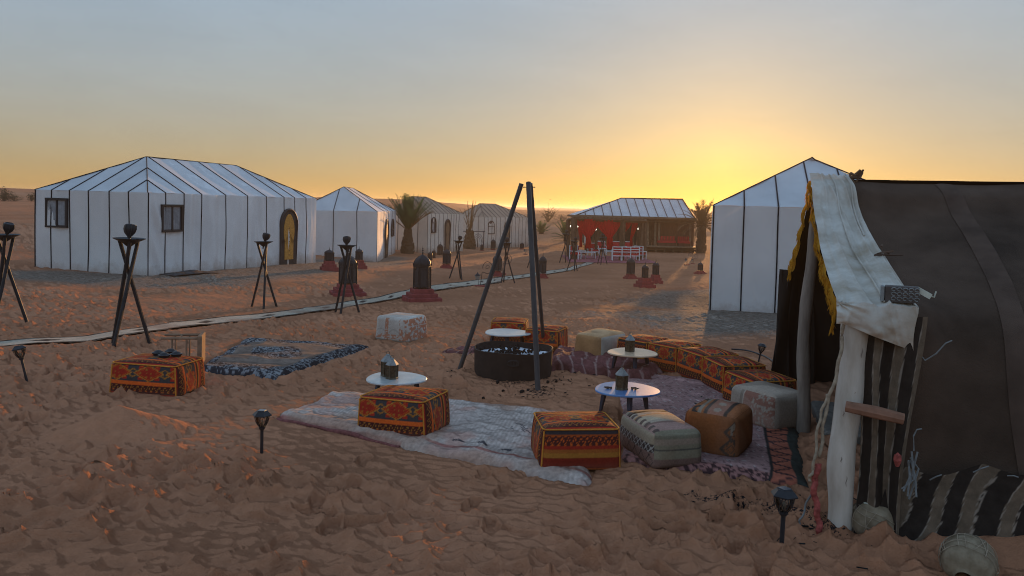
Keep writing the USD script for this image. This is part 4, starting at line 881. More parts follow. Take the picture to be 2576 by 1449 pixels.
# ------------------------------------------------------------------ big lanterns on stepped plinths
GP_ = 'red stepped lantern plinths'
def _plinth(label, loc, rz, scale, rx, ry):
    t = thing('stepped_plinth', label, 'plinth', loc, rz, GP_, scale)
    for w, z0, z1 in ((.96, -.05, .11), (.76, .11, .20), (.58, .20, .30)): obj('step', MB().cbox((0, 0, (z0 + z1) / 2), (w, w, z1 - z0), .012), 'plinth_red', t)
    return t
plinth = Repeat(_plinth)
def _floor_lantern(label, loc, rz, scale, rx, ry):
    t = thing('floor_lantern', label, 'lantern', loc, rz, 'big black pierced metal lanterns', scale); n = 6; R = .25
    obj('foot', MB().lathe([(R * 1.02, .035), (R * 1.05, .045), (R * 1.05, .075), (R, .08), (0, .08)], n), 'black_iron', t)
    ft = MB()
    for k in range(n): a = k * math.pi / 3; ft.tube([[R * .95 * math.cos(a), R * .95 * math.sin(a), 0], [R * math.cos(a), R * math.sin(a), .05]], .018, 5)
    obj('feet', ft, 'black_iron', t)
    for k in range(n):
        a = k * math.pi / 3; b = a + math.pi / 3; p, q = np.array([R * math.cos(a), R * math.sin(a)]), np.array([R * math.cos(b), R * math.sin(b)])
        obj('pierced_panel', MB().add([[*(p * .98), .075], [*(q * .98), .075], [*(q * .98), .62], [*(p * .98), .62]], [[0, 1, 2, 3]]), 'pierced_iron', t)
        obj('corner_post', MB().tube([[*p, .06], [*p, .63]], .013, 5).tube([[*(p * 1.02), .63], [*(p * 1.05), .69], [*(p * 1.02), .72]], [.014, .02, .003], 5), 'black_iron', t)
        m = (p + q) / 2; e = (q - p) / np.linalg.norm(q - p)
        obj('arch_trim', MB().tube([[*(m * 1.0 + e * .09 * math.cos(x)), .46 + .10 * math.sin(x)] for x in np.linspace(0, np.pi, 9)], .006, 4).tube([[*(m + e * .09), .46], [*(m + e * .09), .1]], .005, 4).tube([[*(m - e * .09), .46], [*(m - e * .09), .1]], .005, 4), 'black_iron', t)
    obj('band', MB().lathe([(R * 1.0, .60), (R * 1.07, .605), (R * 1.07, .645), (R * .98, .65)], n), 'black_iron', t)
    obj('dome', MB().lathe([(R * .98, .645), (R * 1.0, .69), (R * .93, .76), (R * .74, .83), (R * .48, .885), (R * .22, .92), (.02, .955), (0, .96)], 12), 'black_iron', t, smooth=35)
    rb = MB()
    for k in range(6):
        a = k * math.pi / 3; rb.tube([[x * R * 1.01 * math.cos(a), x * R * 1.01 * math.sin(a), z] for x, z in ((.98, .66), (1.0, .69), (.93, .76), (.74, .83), (.48, .885), (.22, .92))], .007, 4)
    obj('dome_ribs', rb, 'black_iron', t)
    obj('finial', MB().lathe([(.012, .94), (.012, .97), (.03, .985), (.03, 1.0), (.008, 1.015), (.008, 1.04), (.026, 1.052), (.026, 1.066), (.007, 1.08), (.007, 1.10), (.018, 1.11), (.018, 1.12), (.003, 1.14), (.002, 1.20)], 8), 'black_iron', t, smooth=40); return t
floor_lantern = Repeat(_floor_lantern)
def lantern_set(label, plabel, x, ybase, pw, lw, ytop, ybot):
    """x, plinth front base y, plinth width, lantern width, dome top and foot y, in pixels"""
    p = P(x, ybase); k = ((p - EYE) @ FW) / F
    if pw:
        s = pw * k / 1.14; p[1] += .48 * s; z = settle(p[0], p[1]); hp = (ybase - ybot) * k * 1.0; sz = max(.10, hp / .30)
        plinth(plabel, (p[0], p[1], z), .35, (s, s, sz)); z += .30 * sz
    else: z = settle(p[0], p[1])
    s = (ybot - ytop) * k / .96; sx = lw * k / .52
    floor_lantern(label, (p[0], p[1], z + .003), .2 + x * .37, (sx, sx, s))
for a in (('large black lantern behind the torch left of the carpet', 'red stepped plinth behind the torch left of the carpet', 866, 746, 99, 47, 641, 716),
          ('large black lantern with ball finial nearest the carpet', 'red stepped plinth of the lantern nearest the carpet', 1056, 761, 102, 47, 640, 728),
          ('small black lantern at the corner of the big tent', 'red stepped plinth at the corner of the big tent', 823, 681, 50, 25, 628, 656),
          ('black lantern standing against the front of the second tent', 'red stepped plinth against the front of the second tent', 899, 677, 44, 20, 627, 656),
          ('black lantern in front of the cream tent door, on a red plinth', 'red plinth in front of the cream tent door', 1122, 676, 32, 23, 628, 666),
          ('black lantern standing right beside the cream tent door', None, 1107, 641, 0, 15, 612, 640),
          ('short black lantern below the arched window of the cream tent', None, 1082, 656, 0, 14, 633, 655),
          ('tiny black lantern left of the cream tent door', None, 1091, 649, 0, 10, 627, 647),
          ('black lantern hidden partly by the left pole of the fire tripod', 'red plinth hidden partly by the left pole of the fire tripod', 1250, 697, 30, 23, 641, 683),
          ('black lantern just right of the fire tripod poles', 'red plinth just right of the fire tripod poles', 1365, 701, 28, 21, 644, 688),
          ('tallest black lantern of the three right of the carpet, at their left', 'low red plinth, leftmost of the three right of the carpet', 1588, 703, 34, 23, 650, 691),
          ('black lantern of the three right of the carpet, nearest one', 'red stepped plinth, nearest of the three right of the carpet', 1625, 726, 50, 19, 666, 700),
          ('black lantern of the three right of the carpet, hindmost at right', 'red stepped plinth, hindmost of the three right of the carpet', 1651, 714, 34, 18, 659, 691),
          ('small black lantern at the edge of the white tent on the right', 'low red plinth at the edge of the white tent on the right', 1764, 689, 28, 14, 661, 682),
          ('tiny black lantern beside the iron gate of the farthest tent', 'low red plinth beside the iron gate of the farthest tent', 1212, 631, 14, 9, 614, 629),
          ('black lantern under the window of the farthest tent', 'low red plinth under the window of the farthest tent', 1240, 629, 14, 12, 602, 627),
          ('tiny black lantern at the right end of the farthest tent', 'low red plinth at the right end of the farthest tent', 1313, 627, 13, 10, 611, 625)): lantern_set(*a)

# ------------------------------------------------------------------ solar stake lights
def _stake(label, loc, rz, scale, rx, ry):
    t = thing('stake_light', label, 'garden light', loc, rz, 'black solar stake lights in the sand', scale, rx, ry)
    obj('stake', MB().tube([[0, 0, -.06], [0, 0, .235]], .0135, 8).lathe([(.014, .225), (.026, .24), (.026, .25), (.012, .255)], 10), 'black_plastic', t, smooth=40)
    obj('glass_shade', MB().lathe([(.018, .255), (.040, .285), (.052, .33), (.050, .345)], 12), 'clear_glass', t, smooth=True)
    obj('bulb', MB().lathe([(0, .26), (.010, .265), (.012, .30), (0, .315)], 8), 'lamp_glass', t, smooth=True)
    for k in range(6):
        a = k * math.pi / 3; cg = MB()
        for tw in (.75, -.75):
            cg.tube([[r_ * math.cos(a + tw * u), r_ * math.sin(a + tw * u), z] for u, (r_, z) in zip(np.linspace(0, 1, 6), ((.020, .25), (.036, .272), (.048, .295), (.055, .318), (.058, .335), (.056, .348)))], .0032, 4)
        obj('cage_bar', cg, 'black_plastic', t)
    obj('cap', MB().lathe([(.052, .342), (.078, .346), (.080, .353), (.048, .382), (.046, .386), (0, .386)], 6), 'black_plastic', t)
    obj('solar_panel', MB().box((0, 0, .3885), (.055, .055, .004)), 'pane_glass', t); return t
stake = Repeat(_stake)
def stake_at(label, px, ytop, lean=0, rz=0):
    p = P(*px); k = ((p - EYE) @ FW) / F; stake(label, (p[0], p[1], settle(p[0], p[1])), rz, (px[1] - ytop) * k / .392, 0, lean)
stake_at('upright stake light at the left tip of the white rug', (658, 1153), 1032)
stake_at('leaning stake light at the far left below the carpet', (67, 957), 867, -.24)
stake_at('stake light at the lower right before the pink rug and pale post', (1965, 1391), 1221, .02, .4)
stake_at('stake light beside the black hose near the brown tent', (1905, 924), 864, .19)
stake_at('stake light peeping over the white block pouf', (1031, 832), 788)
stake_at('stake light peeping over the beige pouf', (1525, 880), 829)

# ------------------------------------------------------------------ stool, ashtrays, hose, mat, crook lamps
p = P(503, 918); yaw = .25
t = thing('wooden_stool', 'small wooden stool tipped on its side behind the orange pouf', 'stool', (p[0], p[1], settle(p[0], p[1]) - .01), yaw)
obj('seat', MB().cbox((0, .12, .19), (.055, .36, .38), .008), 'wood_stool', t)
for y in (-.02, .26):
    for z in (.03, .345): obj('leg', MB().tube([[-.02, y, z], [-.46, y, z + .005]], [.020, .017], 6), 'wood_stool', t, smooth=50)
    for x in (-.16, -.33): obj('rung', MB().tube([[x, y, .03], [x, y, .345]], .012, 5), 'wood_stool', t)
for z in (.03, .345): obj('rung', MB().tube([[-.25, -.02, z], [-.25, .26, z]], .012, 5), 'wood_stool', t)
def _ash(label, loc, rz, scale, rx, ry):
    t = thing('ashtray', label, 'ashtray', loc, rz, 'black ashtrays on the left pouf', scale)
    obj('tray', MB().lathe([(0, 0), (.045, 0), (.062, .02), (.066, .032), (.050, .036), (.030, .026), (0, .024)], 14), 'black_plastic', t, smooth=40); obj('lid', MB().lathe([(.052, .036), (.03, .052), (.012, .056), (0, .057)], 14), 'black_iron', t, smooth=40); return t
ashtray = Repeat(_ash)
zt_ = settle(*P(358, 992)[:2]) + .375
for px, nm in (((398, 892), 'black ashtray at the left of the four on the pouf'), ((413, 898), 'black ashtray at the front of the four on the pouf'), ((430, 888), 'black ashtray at the back of the four on the pouf'), ((444, 895), 'black ashtray at the right of the four on the pouf')):
    d = ray(*px); q = EYE + d * ((zt_ - H) / d[2]); ashtray(nm, (q[0], q[1], zt_ - .006), px[0])
pts = [P(*q) for q in ((1836, 884), (1868, 886), (1896, 892), (1925, 903), (1945, 916), (1950, 930), (1938, 941), (1960, 945), (1990, 941), (2010, 936))]
pts = np.array(pts); u = np.linspace(0, len(pts) - 1, 50); pts = np.stack([np.interp(u, np.arange(len(pts)), pts[:, i]) for i in range(3)], 1)
for i in range(3): pts[:, i] = np.convolve(np.pad(pts[:, i], 2, 'edge'), np.ones(5) / 5, 'valid')
pts[:, 2] = [settle(a, b) + .03 for a, b, _ in pts]
tag(obj('hose', MB().tube(pts, .012, 6), 'hose', smooth=True), 'black hose curling on the sand behind the right row of poufs', 'hose')
def _crook(label, loc, rz, scale, rx, ry):
    t = thing('crook_lamp', label, 'garden lamp', loc, rz, 'thin iron crook lamps', scale)
    obj('base', MB().cbox((0, 0, .02), (.34, .2, .06), .01), 'plinth_red', t)
    pts = [[.06 * math.sin(z * 3), 0, z] for z in np.linspace(.04, .45, 7)] + [[.10 + .13 + .15 * math.cos(a), 0, .62 + .19 * math.sin(a)] for a in np.linspace(-2.2, 3.3, 18)]
    obj('crook', MB().tube(pts, .010, 5).tube([[-.05, 0, .04], [-.03, 0, .3], [.02, 0, .40]], .008, 5), 'black_iron', t)
    sc = MB(); sc.tube([[.23 + .08 * math.cos(a) * (1 - a / 9), 0, .62 + .08 * math.sin(a) * (1 - a / 9)] for a in np.linspace(0, 6.5, 16)], .006, 4); obj('scroll', sc, 'black_iron', t)
    lm = obj('lamp', MB().lathe([(.0, .22), (.05, .23), (.085, .34), (.085, .36)], 8, c=(-.08, 0, 0)), 'lamp_glass', t)
    obj('lamp_cap', MB().lathe([(.10, .355), (.05, .41), (.02, .43), (0, .48)], 8, c=(-.08, 0, 0)), 'black_iron', lm); return t
crook = Repeat(_crook)
for nm, px, yt in (('iron crook lamp on a red base beside the carpet, left of the tripod', (1207, 722), 659), ('crook lamp behind the torch, seen through the tripod legs', (1262, 690), 640), ('lone crook lamp before the right end of the farthest tent', (1322, 640), 616),
                   ('left one of the two crook lamps before the restaurant deck', (1728, 667), 636), ('right one of the two crook lamps before the restaurant deck', (1743, 664), 641)):
    p = P(*px); k = ((p - EYE) @ FW) / F; crook(nm, (p[0], p[1], settle(p[0], p[1])), 0, (px[1] - yt) * k / .8)
bl = MB(); r = np.random.default_rng(3); a0, a1 = P(418, 693), P(540, 686); w = np.linspace(0, 1, 30)[:, None]; h = np.linspace(-.35, .3, 12)[None]
q = a0[:2] + (a1 - a0)[:2] * w; d = (a1 - a0)[:2]; n_ = np.array([-d[1], d[0]]) / np.linalg.norm(d)
X = q[:, 0][:, None] + n_[0] * h; Y = q[:, 1][:, None] + n_[1] * h; Z = macro(X, Y) + .02 + .13 * fb(X, Y, 2.5, 3, 5) * np.sin(np.pi * w) * np.cos(h * 3)
c = q.mean(0); t = thing('blanket', 'crumpled dark blanket lying along the foot of the big tent', 'blanket', (c[0], c[1], gz(*c))); obj('cloth', MB().grid(np.dstack([X - c[0], Y - c[1], Z - gz(*c)]), flip=True), 'blanket', t, smooth=True)

# ------------------------------------------------------------------ palms, shrubs
def frond(mb, base, az, el, L, droop, wid, n=26, seed=0):
    r = np.random.default_rng(seed); s = np.linspace(0, 1, 12); d = np.array([math.cos(az), math.sin(az)])
    e = el - droop * s ** 1.4; dx = np.r_[0, np.cumsum(np.cos(e[:-1])) / 11 * L]; dz = np.r_[0, np.cumsum(np.sin(e[:-1])) / 11 * L]
    pts = np.c_[base[0] + d[0] * dx, base[1] + d[1] * dx, base[2] + dz]; mb.tube(pts, np.linspace(.022, .004, 12) * (L / 1.6 + .3), 4)
    side = np.array([-d[1], d[0], 0])
    for k in range(n):
        u = .14 + .86 * k / n; p = np.array([np.interp(u, s, pts[:, i]) for i in range(3)]); ee = np.interp(u, s, e); tg = np.array([d[0] * math.cos(ee), d[1] * math.cos(ee), math.sin(ee)]); up = np.cross(side, tg) * -1
        l = wid * (math.sin(math.pi * min(1, u * .9 + .1)) ** .6 + .15) * r.uniform(.8, 1.1)
        for sg in (-1, 1):
            q = p + (side * sg * .75 + tg * .75 + up * .25 + r.normal(0, .08, 3)) * l; w = tg * .022 * L / 1.6 + up * .008
            mb.add([p - w, p + w, q], [[0, 1, 2]])
def palm(name, label, px, trunk_h, r0, r1, nf, L, el=(0.2, 1.45), mat='frond', droop=.9, wid=.34, seed=1, group=None, dry=0):
    p = P(*px); z = settle(p[0], p[1]); t = thing(name, label, 'palm', (p[0], p[1], z - .05), 0, group); r = np.random.default_rng(seed)
    zz = np.linspace(0, trunk_h, 24); prof = [(r0 + (r1 - r0) * sm(.1, 1, x / trunk_h) + .03 * (i % 2), x) for i, x in enumerate(zz)]
    tk = obj('trunk', MB().lathe(prof, 14), 'bark', t, smooth=60); st = MB()
    for k in range(int(150 * trunk_h / 1.3)):
        x = r.uniform(.02, 1); a = k * 2.4; rr_ = r0 + (r1 - r0) * sm(.1, 1, x); b = np.array([rr_ * math.cos(a), rr_ * math.sin(a), x * trunk_h]); o = np.array([math.cos(a), math.sin(a), 0])
        st.tube([b, b + o * .05 + [0, 0, .05], b + o * .06 + [0, 0, .13]], [.05, .045, .012], 4)
    if nf or trunk_h > .4: obj('leaf_stubs', st, 'bark', tk)
    for k in range(nf):
        f = k / max(1, nf - 1); e = el[1] - (el[1] - el[0]) * f ** 1.3 + r.normal(0, .06); mb = MB(); frond(mb, (r1 * .3 * math.cos(k * 2.4), r1 * .3 * math.sin(k * 2.4), trunk_h - .02), k * 2.4 + r.normal(0, .2), e, L * r.uniform(.8, 1.1), droop * r.uniform(.6, 1.2) * (.4 + .6 * f), wid, seed=seed * 100 + k)
        obj('frond', mb, 'frond_dry' if k >= nf - dry else mat, t)
    return t
palm('date_palm', 'stout date palm with spreading green fronds in front of the cream tent', (1025, 638), 1.5, .36, .16, 40, 2.25, (.72, 1.5), droop=.38, wid=.36, seed=4, dry=2)
palm('date_palm', 'tall date palm at the right end of the restaurant, against the sun', (1763, 637), 2.3, .36, .26, 44, 2.2, (-.3, 1.45), 'frond_dry', droop=1.3, wid=.42, seed=6, dry=0)
palm('young_palm', 'small round palm on the dune right of the tripod top', (1362, 588), .15, .2, .15, 26, 1.3, (.35, 1.4), droop=.5, wid=.35, seed=7, group=None)
palm('young_palm', 'small palm just left of the pergola posts', (1424, 606), .3, .2, .15, 26, 2.0, (.1, 1.4), droop=.7, wid=.35, seed=8)
palm('dead_palm', 'dead palm stump with a few dry upright fronds by the farthest tent', (1181, 626), 1.45, .42, .22, 8, 2.2, (1.1, 1.5), 'frond_dry', droop=.2, wid=.10, seed=9)
def shrub(label, px, w, h, n, mat='shrub', seed=0, depth=None, bare=False):
    p = P(*px) if depth is None else at(px[0], px[1], depth); z = p[2] if depth else settle(p[0], p[1]); r = np.random.default_rng(seed); t = thing('desert_shrub', label, 'shrub', (p[0], p[1], z - .05))
    tw = MB(); tips = []
    for k in range(14):
        a = r.uniform(0, 6.28); e = r.uniform(.5, 1.5); L = h * r.uniform(.6, 1.0); q = np.array([w / 2 * math.cos(a) * math.cos(e), w / 2 * math.sin(a) * math.cos(e), L * math.sin(e)]); m = q * .5 + r.normal(0, .08 * h, 3); tw.tube([[0, 0, 0], m, q], [.03 * h, .018 * h, .006 * h], 4); tips += [m, q]
        for _ in range(5 if bare else 2): tq = q * r.uniform(.5, 1) + r.normal(0, .16 * h, 3); tw.tube([q * .6, tq], [.010 * h, .003 * h], 3); tips.append(tq)
    obj('branches', tw, 'twig', t); lf = MB()
    for k in range(n):
        c = tips[r.integers(len(tips))] + r.normal(0, .12, 3) * [w * .5, w * .5, h * .5]; c[2] = max(c[2], .03); a, b = r.normal(0, 1, 3), r.normal(0, 1, 3); s = .05 * h; lf.add([c, c + a * s, c + b * s * .7], [[0, 1, 2]])
    obj('foliage', lf, mat, t)
shrub('dark thicket on the left dune crest at the picture edge', (8, 506), 3.6, 1.5, 1500, seed=1)
shrub('lower dark thicket on the left dune crest beside the first', (36, 506), 2.4, .8, 900, seed=2)
shrub('round bush on the left dune crest touching the big tent', (79, 506), 1.3, 1.1, 900, seed=3)
shrub('bare twiggy tree on the far dune right of the tripod top', (1378, 558), 4.0, 2.0, 160, seed=4, bare=True)
shrub('low dry scrub on the far dune left of the restaurant roof', (1412, 556), 3.6, 1.0, 500, 'twig', seed=5, bare=True)

# ------------------------------------------------------------------ restaurant pavilion, pergola, curtains, chairs
RD = 66.0; RG = settle(*at(1600, 632, RD)[:2])
rest = thing('restaurant_pavilion', 'long pavilion with white hipped roof and reddish plank walls on a raised deck', 'pavilion')
def ra(x, y, d=RD): return at(x, y, d)
e0, e1, r0_, r1_ = ra(1450, 541), ra(1748, 549.5), ra(1562, 498.5, RD + 3.6), ra(1717, 501, RD + 3.6)
b0, b1 = e0 + [0, 8.6, 0], e1 + [0, 8.6, 0]
NP = 13
for k in range(NP):
    s0, s1 = k / NP, (k + 1) / NP; L = e1[0] - e0[0]; hl = (r0_[0] - e0[0]) / L; hr_ = (e1[0] - r1_[0]) / L
    lim = lambda s: float(np.clip(min(s / hl, (1 - s) / hr_, 1), 0, 1)); slope = np.array([0, r0_[1] - e0[1], (r0_[2] - e0[2])])
    ss = sorted({s0, s1} | {x for x in (hl, 1 - hr_) if s0 < x < s1}); Q = [[e0 + (e1 - e0) * s + slope * q * lim(s) - [0, 0, .05 * math.sin(math.pi * q)] for q in np.linspace(0, 1, 6)] for s in ss]
    obj('roof_panel', MB().grid(np.array(Q)), 'canvas_roof', rest, smooth=True)
    if k: obj('seam', MB().tube([e0 + (e1 - e0) * s0 + slope * q * lim(s0) + [0, -.02, .02] for q in np.linspace(0, 1, 5)], .028, 4), 'seam', rest)
for tri_ in ([e0, b0, r0_], [e1, r1_, b1]): obj('roof_end', MB().add(tri_, [[0, 1, 2]]), 'canvas_roof', rest)
obj('roof_back', MB().add([b0, b1, r1_, r0_], [[0, 1, 2, 3]]), 'canvas_roof', rest)
for p, q in ((e0, r0_), (e1, r1_), (r0_, r1_)): obj('hip_seam', MB().tube([p, q], .05, 5), 'seam', rest)
obj('eave_beam', MB().tube([e0 + [-.1, -.12, -.10], e1 + [.1, -.12, -.10]], .14, 4), 'wood_brown', rest)
obj('eave_beam', MB().tube([e0 + [0, 0, -.35], e1 + [0, 0, -.35]], .07, 4), 'wood_brown', rest)
obj('eave_beam', MB().tube([e0 + [-.1, -.1, -.1], b0 + [-.1, 0, -.1]], .10, 4), 'wood_brown', rest)
wl = ra(1470, 612, RD + .8); wr = ra(1745, 618, RD + .8); fz = wl[2]; wt = e0[2] - .25
n = 44
for k in range(n):
    x0 = wl[0] + (wr[0] - wl[0]) * k / n; x1 = wl[0] + (wr[0] - wl[0]) * (k + 1) / n - .02; rnd = random.random()
    dark = x1 < ra(1648, 600)[0]
    obj('plank', MB().box(((x0 + x1) / 2, RD + .8 + .02 * rnd, (fz + wt) / 2), (x1 - x0, .05, wt - fz + .3)), ('wood_brown' if rnd < .5 else 'rust_iron') if dark else 'plank', rest)
obj('back_wall', MB().box(((wl[0] + wr[0]) / 2, RD + 7.8, (fz + wt) / 2), (wr[0] - wl[0], .1, wt - fz)), 'plank', rest)
for x in (wl[0], wr[0]): obj('side_wall', MB().box((x, RD + 4.4, (fz + wt) / 2), (.08, 6.8, wt - fz)), 'plank', rest)
for x in (1473, 1610, 1631, 1649.5, 1659, 1738): obj('post', MB().box((ra(x, 600)[0], RD + .35, (fz + wt) / 2), (.16, .16, wt - fz)), 'deck_wood' if x != 1473 else 'wood_pale', rest)
dk = wl[0]; 
for k in range(5): obj('deck_board', MB().box(((wl[0] + wr[0]) / 2, RD - 1.3 + k * .42, fz - .04 + .003 * (k % 2)), (wr[0] - wl[0] + .4, .40, .07)), 'deck_wood', rest)
for k in range(14):
    x = wl[0] + (wr[0] - wl[0]) * k / 13; obj('deck_post', MB().box((x, RD - 1.25, (fz + RG) / 2 - .1), (.12, .12, fz - RG)), 'wood_brown', rest)
for z in (.25, .5): obj('deck_rail', MB().box(((wl[0] + wr[0]) / 2, RD - 1.2, RG + z * (fz - RG) + .1), (wr[0] - wl[0], .05, .10)), 'wood_brown', rest)
obj('deck_skirt', MB().box(((wl[0] + wr[0]) / 2, RD + .5, (fz + RG) / 2 - .1), (wr[0] - wl[0], .06, fz - RG - .1)), 'rust_iron', rest)
for x0, x1, y in ((1655, 1700, 600), (1706, 1736, 600)):
    bs = thing('deck_bench', 'red cushioned bench on the restaurant deck, ' + ('nearest the cream posts' if x0 < 1700 else 'nearest the palms'), 'bench', (ra((x0 + x1) / 2, y)[0], RD + .1, fz))
    w = (x1 - x0) * RD / F; obj('seat_cushion', MB().cbox((0, 0, .34), (w, .5, .18), .03), 'red_cushion', bs); obj('base', MB().box((0, 0, .13), (w, .45, .26)), 'plank', bs)
    for k in range(6): obj('back_slat', MB().box((-w / 2 + (k + .5) * w / 6, .22, .62), (w / 9, .05, .36)), 'red_cushion', bs)
# pergola
PD = 53.0
perg = thing('pergola', 'dark timber pergola in front of the restaurant holding red curtains', 'pergola')
def pa(x, y, d=PD): return at(x, y, d)
def post(x0, y0, x1, y1, d, r): 
    b = pa(x1, y1, d); b[2] = min(b[2], settle(b[0], b[1])) - .05; obj('post', MB().tube([pa(x0, y0, d), b], r, 4), 'wood_brown', perg)
post(1445, 547, 1444, 655, PD, .22); post(1429.5, 553, 1430, 652, PD + 3, .15); post(1568, 552, 1563, 659, PD, .18); post(1614, 556, 1607, 657, PD + 1, .18); post(1622, 556, 1619, 655, PD + 4, .18); post(1500, 556, 1500, 640, PD + 5, .10)
for a, b, r_ in ((pa(1440, 550), pa(1626, 556), .14), (pa(1428, 554, PD + 5), pa(1622, 558, PD + 5), .10), (pa(1444, 549), pa(1428, 553, PD + 5), .11), (pa(1568, 553), pa(1566, 557, PD + 5), .10), (pa(1624, 555), pa(1620, 557, PD + 5), .11)): obj('beam', MB().tube([a, b], r_, 4), 'wood_brown', perg)
lx = MB()
for k in range(16): a = pa(1446 + k * 11.5, 549.5 + k * .4); lx.box((a[0], a[1] + 2.3, a[2] + .14), (.07, 5.2, .08))
obj('rafters', lx, 'wood_brown', perg)
def curtain(label, top, gather, bottom, d):
    """top: (x0, x1, y), gather: (x, y, half width), bottom: (x0, x1, y)"""
    m, n = 60, 26; Q = np.zeros((m, n, 3)); s = np.linspace(0, 1, m); q = np.linspace(0, 1, n)
    gq = (gather[1] - top[2]) / (bottom[2] - top[2])
    for j, b in enumerate(q):
        if b < gq: f = b / gq; f2 = f ** 1.35; x = (top[0] + (top[1] - top[0]) * s) * (1 - f2) + (gather[0] + gather[2] * (2 * s - 1)) * f2
        else: f = (b - gq) / (1 - gq); f2 = f ** .7; x = (gather[0] + gather[2] * (2 * s - 1)) * (1 - f2) + (bottom[0] + (bottom[1] - bottom[0]) * s) * f2
        y = top[2] + (bottom[2] - top[2]) * b
        for i in range(m):
            p = pa(x[i], y, d); p[1] += .10 * math.sin(s[i] * 46 + .8 * math.sin(b * 4)) * (.35 + .65 * abs(b - gq)) + .12 * math.sin(s[i] * 9); Q[i, j] = p
    tag(obj('red_curtain', MB().grid(Q), 'red_cloth', smooth=True), label, 'curtain', 'red curtains tied back on the pergola')
curtain('left red curtain on the pergola, tied in the middle', (1447, 1512, 551), (1480, 598, 5.5), (1472, 1489, 625), PD - .1)
curtain('middle and widest red curtain on the pergola', (1494, 1566, 553), (1534, 597, 6.5), (1525, 1544, 627), PD + .0)
curtain('right red curtain swept to the pergola corner post', (1570, 1592, 556.5), (1567, 588, 3), (1564, 1572, 630), PD + .35)
curtain('rear red curtain at the back left of the pergola', (1452, 1470, 556), (1461, 600, 3), (1457, 1465, 622), PD + 4.8)
curtain('rear red curtain at the back right of the pergola', (1590, 1606, 559), (1588, 600, 3), (1584, 1592, 624), PD + 4.8)
def _chair(label, loc, rz, scale, rx, ry):
    t = thing('cushioned_chair', label, 'chair', loc, rz, 'white chairs with red cushions', scale); w, d, h, s = .62, .60, .95, .42
    for x in (-w / 2, w / 2):
        obj('leg', MB().box((x, -d / 2, .28), (.05, .05, .56)), 'white_paint', t); obj('leg', MB().box((x, d / 2, h / 2), (.05, .05, h)), 'white_paint', t); obj('armrest', MB().box((x, 0, .58), (.06, d, .04)), 'white_paint', t)
    for y in (-d / 2, d / 2): obj('seat_rail', MB().box((0, y, s - .08), (w, .04, .05)), 'white_paint', t)
    for z in (.60, .76, h - .02): obj('back_rail', MB().box((0, d / 2, z), (w, .04, .05)), 'white_paint', t)
    obj('seat_cushion', MB().cbox((0, 0, s), (w - .07, d - .04, .12), .03), 'red_cushion', t); obj('back_cushion', MB().box((0, d / 2 - .08, .70), (w - .08, .09, .36), 0), 'red_cushion', t); return t
chair = Repeat(_chair)
for nm, x, y, rz in (('white chair with red cushion leftmost at the pergola, behind the torches', 1447, 653, 1.2), ('white chair with red cushion second from the left at the pergola', 1458, 650, 1.9), ('white chair with red cushion under the left red curtain', 1493, 644, .4),
                     ('white chair with red cushion just right of the carpet end', 1551, 656, 3.14), ('white chair with red cushion between the pergola corner post and its right neighbour', 1574, 656, 3.0), ('white chair with red cushion behind the tallest of three lanterns', 1593, 656, 3.3),
                     ('rightmost white chair with red cushion between the two right pergola posts', 1610, 654, 2.6), ('white chair with red cushion deep under the middle curtain, left one', 1513, 637, .1), ('white chair with red cushion deep under the middle curtain, middle one', 1549, 638, -.1),
                     ('white chair with red cushion deep under the pergola, right one', 1582, 638, .2)):
    p = P(x, y); chair(nm, (p[0], p[1], settle(p[0], p[1])), rz)
def _wtable(label, loc, rz, scale, rx, ry):
    t = thing('coffee_table', label, 'table', loc, rz, 'low white tables under the pergola', scale); w, d, h = 1.1, .7, .46
    obj('tabletop', MB().cbox((0, 0, h), (w, d, .05), .01), 'white_paint', t)
    for x in (-w / 2 + .04, w / 2 - .04):
        for y in (-d / 2 + .04, d / 2 - .04): obj('leg', MB().box((x, y, h / 2), (.05, .05, h)), 'white_paint', t)
    return t
wtable = Repeat(_wtable)
for nm, x, y in (('low white table under the left curtain', 1477, 651), ('low white table left of the chair at the carpet end', 1537, 648), ('low white table at the back of the pergola', 1507, 641)): p = P(x, y); wtable(nm, (p[0], p[1], settle(p[0], p[1])), .1)
tag(obj('seating_mat', MB().grid(np.array([[[a, b, float(macro(a, b)) + float(low(a, b)) + .03] for b in np.linspace(50, 58, 12)] for a in np.linspace(3.6, 9.3, 14)])), 'rug_red'), 'flat red mat under the white chairs and tables', 'mat')
def _bulb(label, loc, rz, scale, rx, ry):
    t = thing('festoon_bulb', label, 'lamp', loc, rz, 'small lit bulbs hanging in the pergola', scale); obj('glass', MB().lathe([(0, -.07), (.05, -.04), (.065, 0), (.05, .05), (.02, .08)], 10), 'bulb_glow', t, smooth=True); obj('socket', MB().tube([[0, 0, .07], [0, 0, .45]], .012, 4), 'black_plastic', t); return t
bulb = Repeat(_bulb)
for nm, x, y in (('lit bulb at the left back post of the pergola', 1436, 569), ('lit bulb right of the left front pergola post', 1453, 569.5), ('lit bulb between the left and middle red curtains', 1499, 577), ('lit bulb in front of the middle red curtain', 1534, 580), ('lit bulb before the dark planks right of the curtains', 1606, 576)): bulb(nm, pa(x, y, PD + 2), 0)
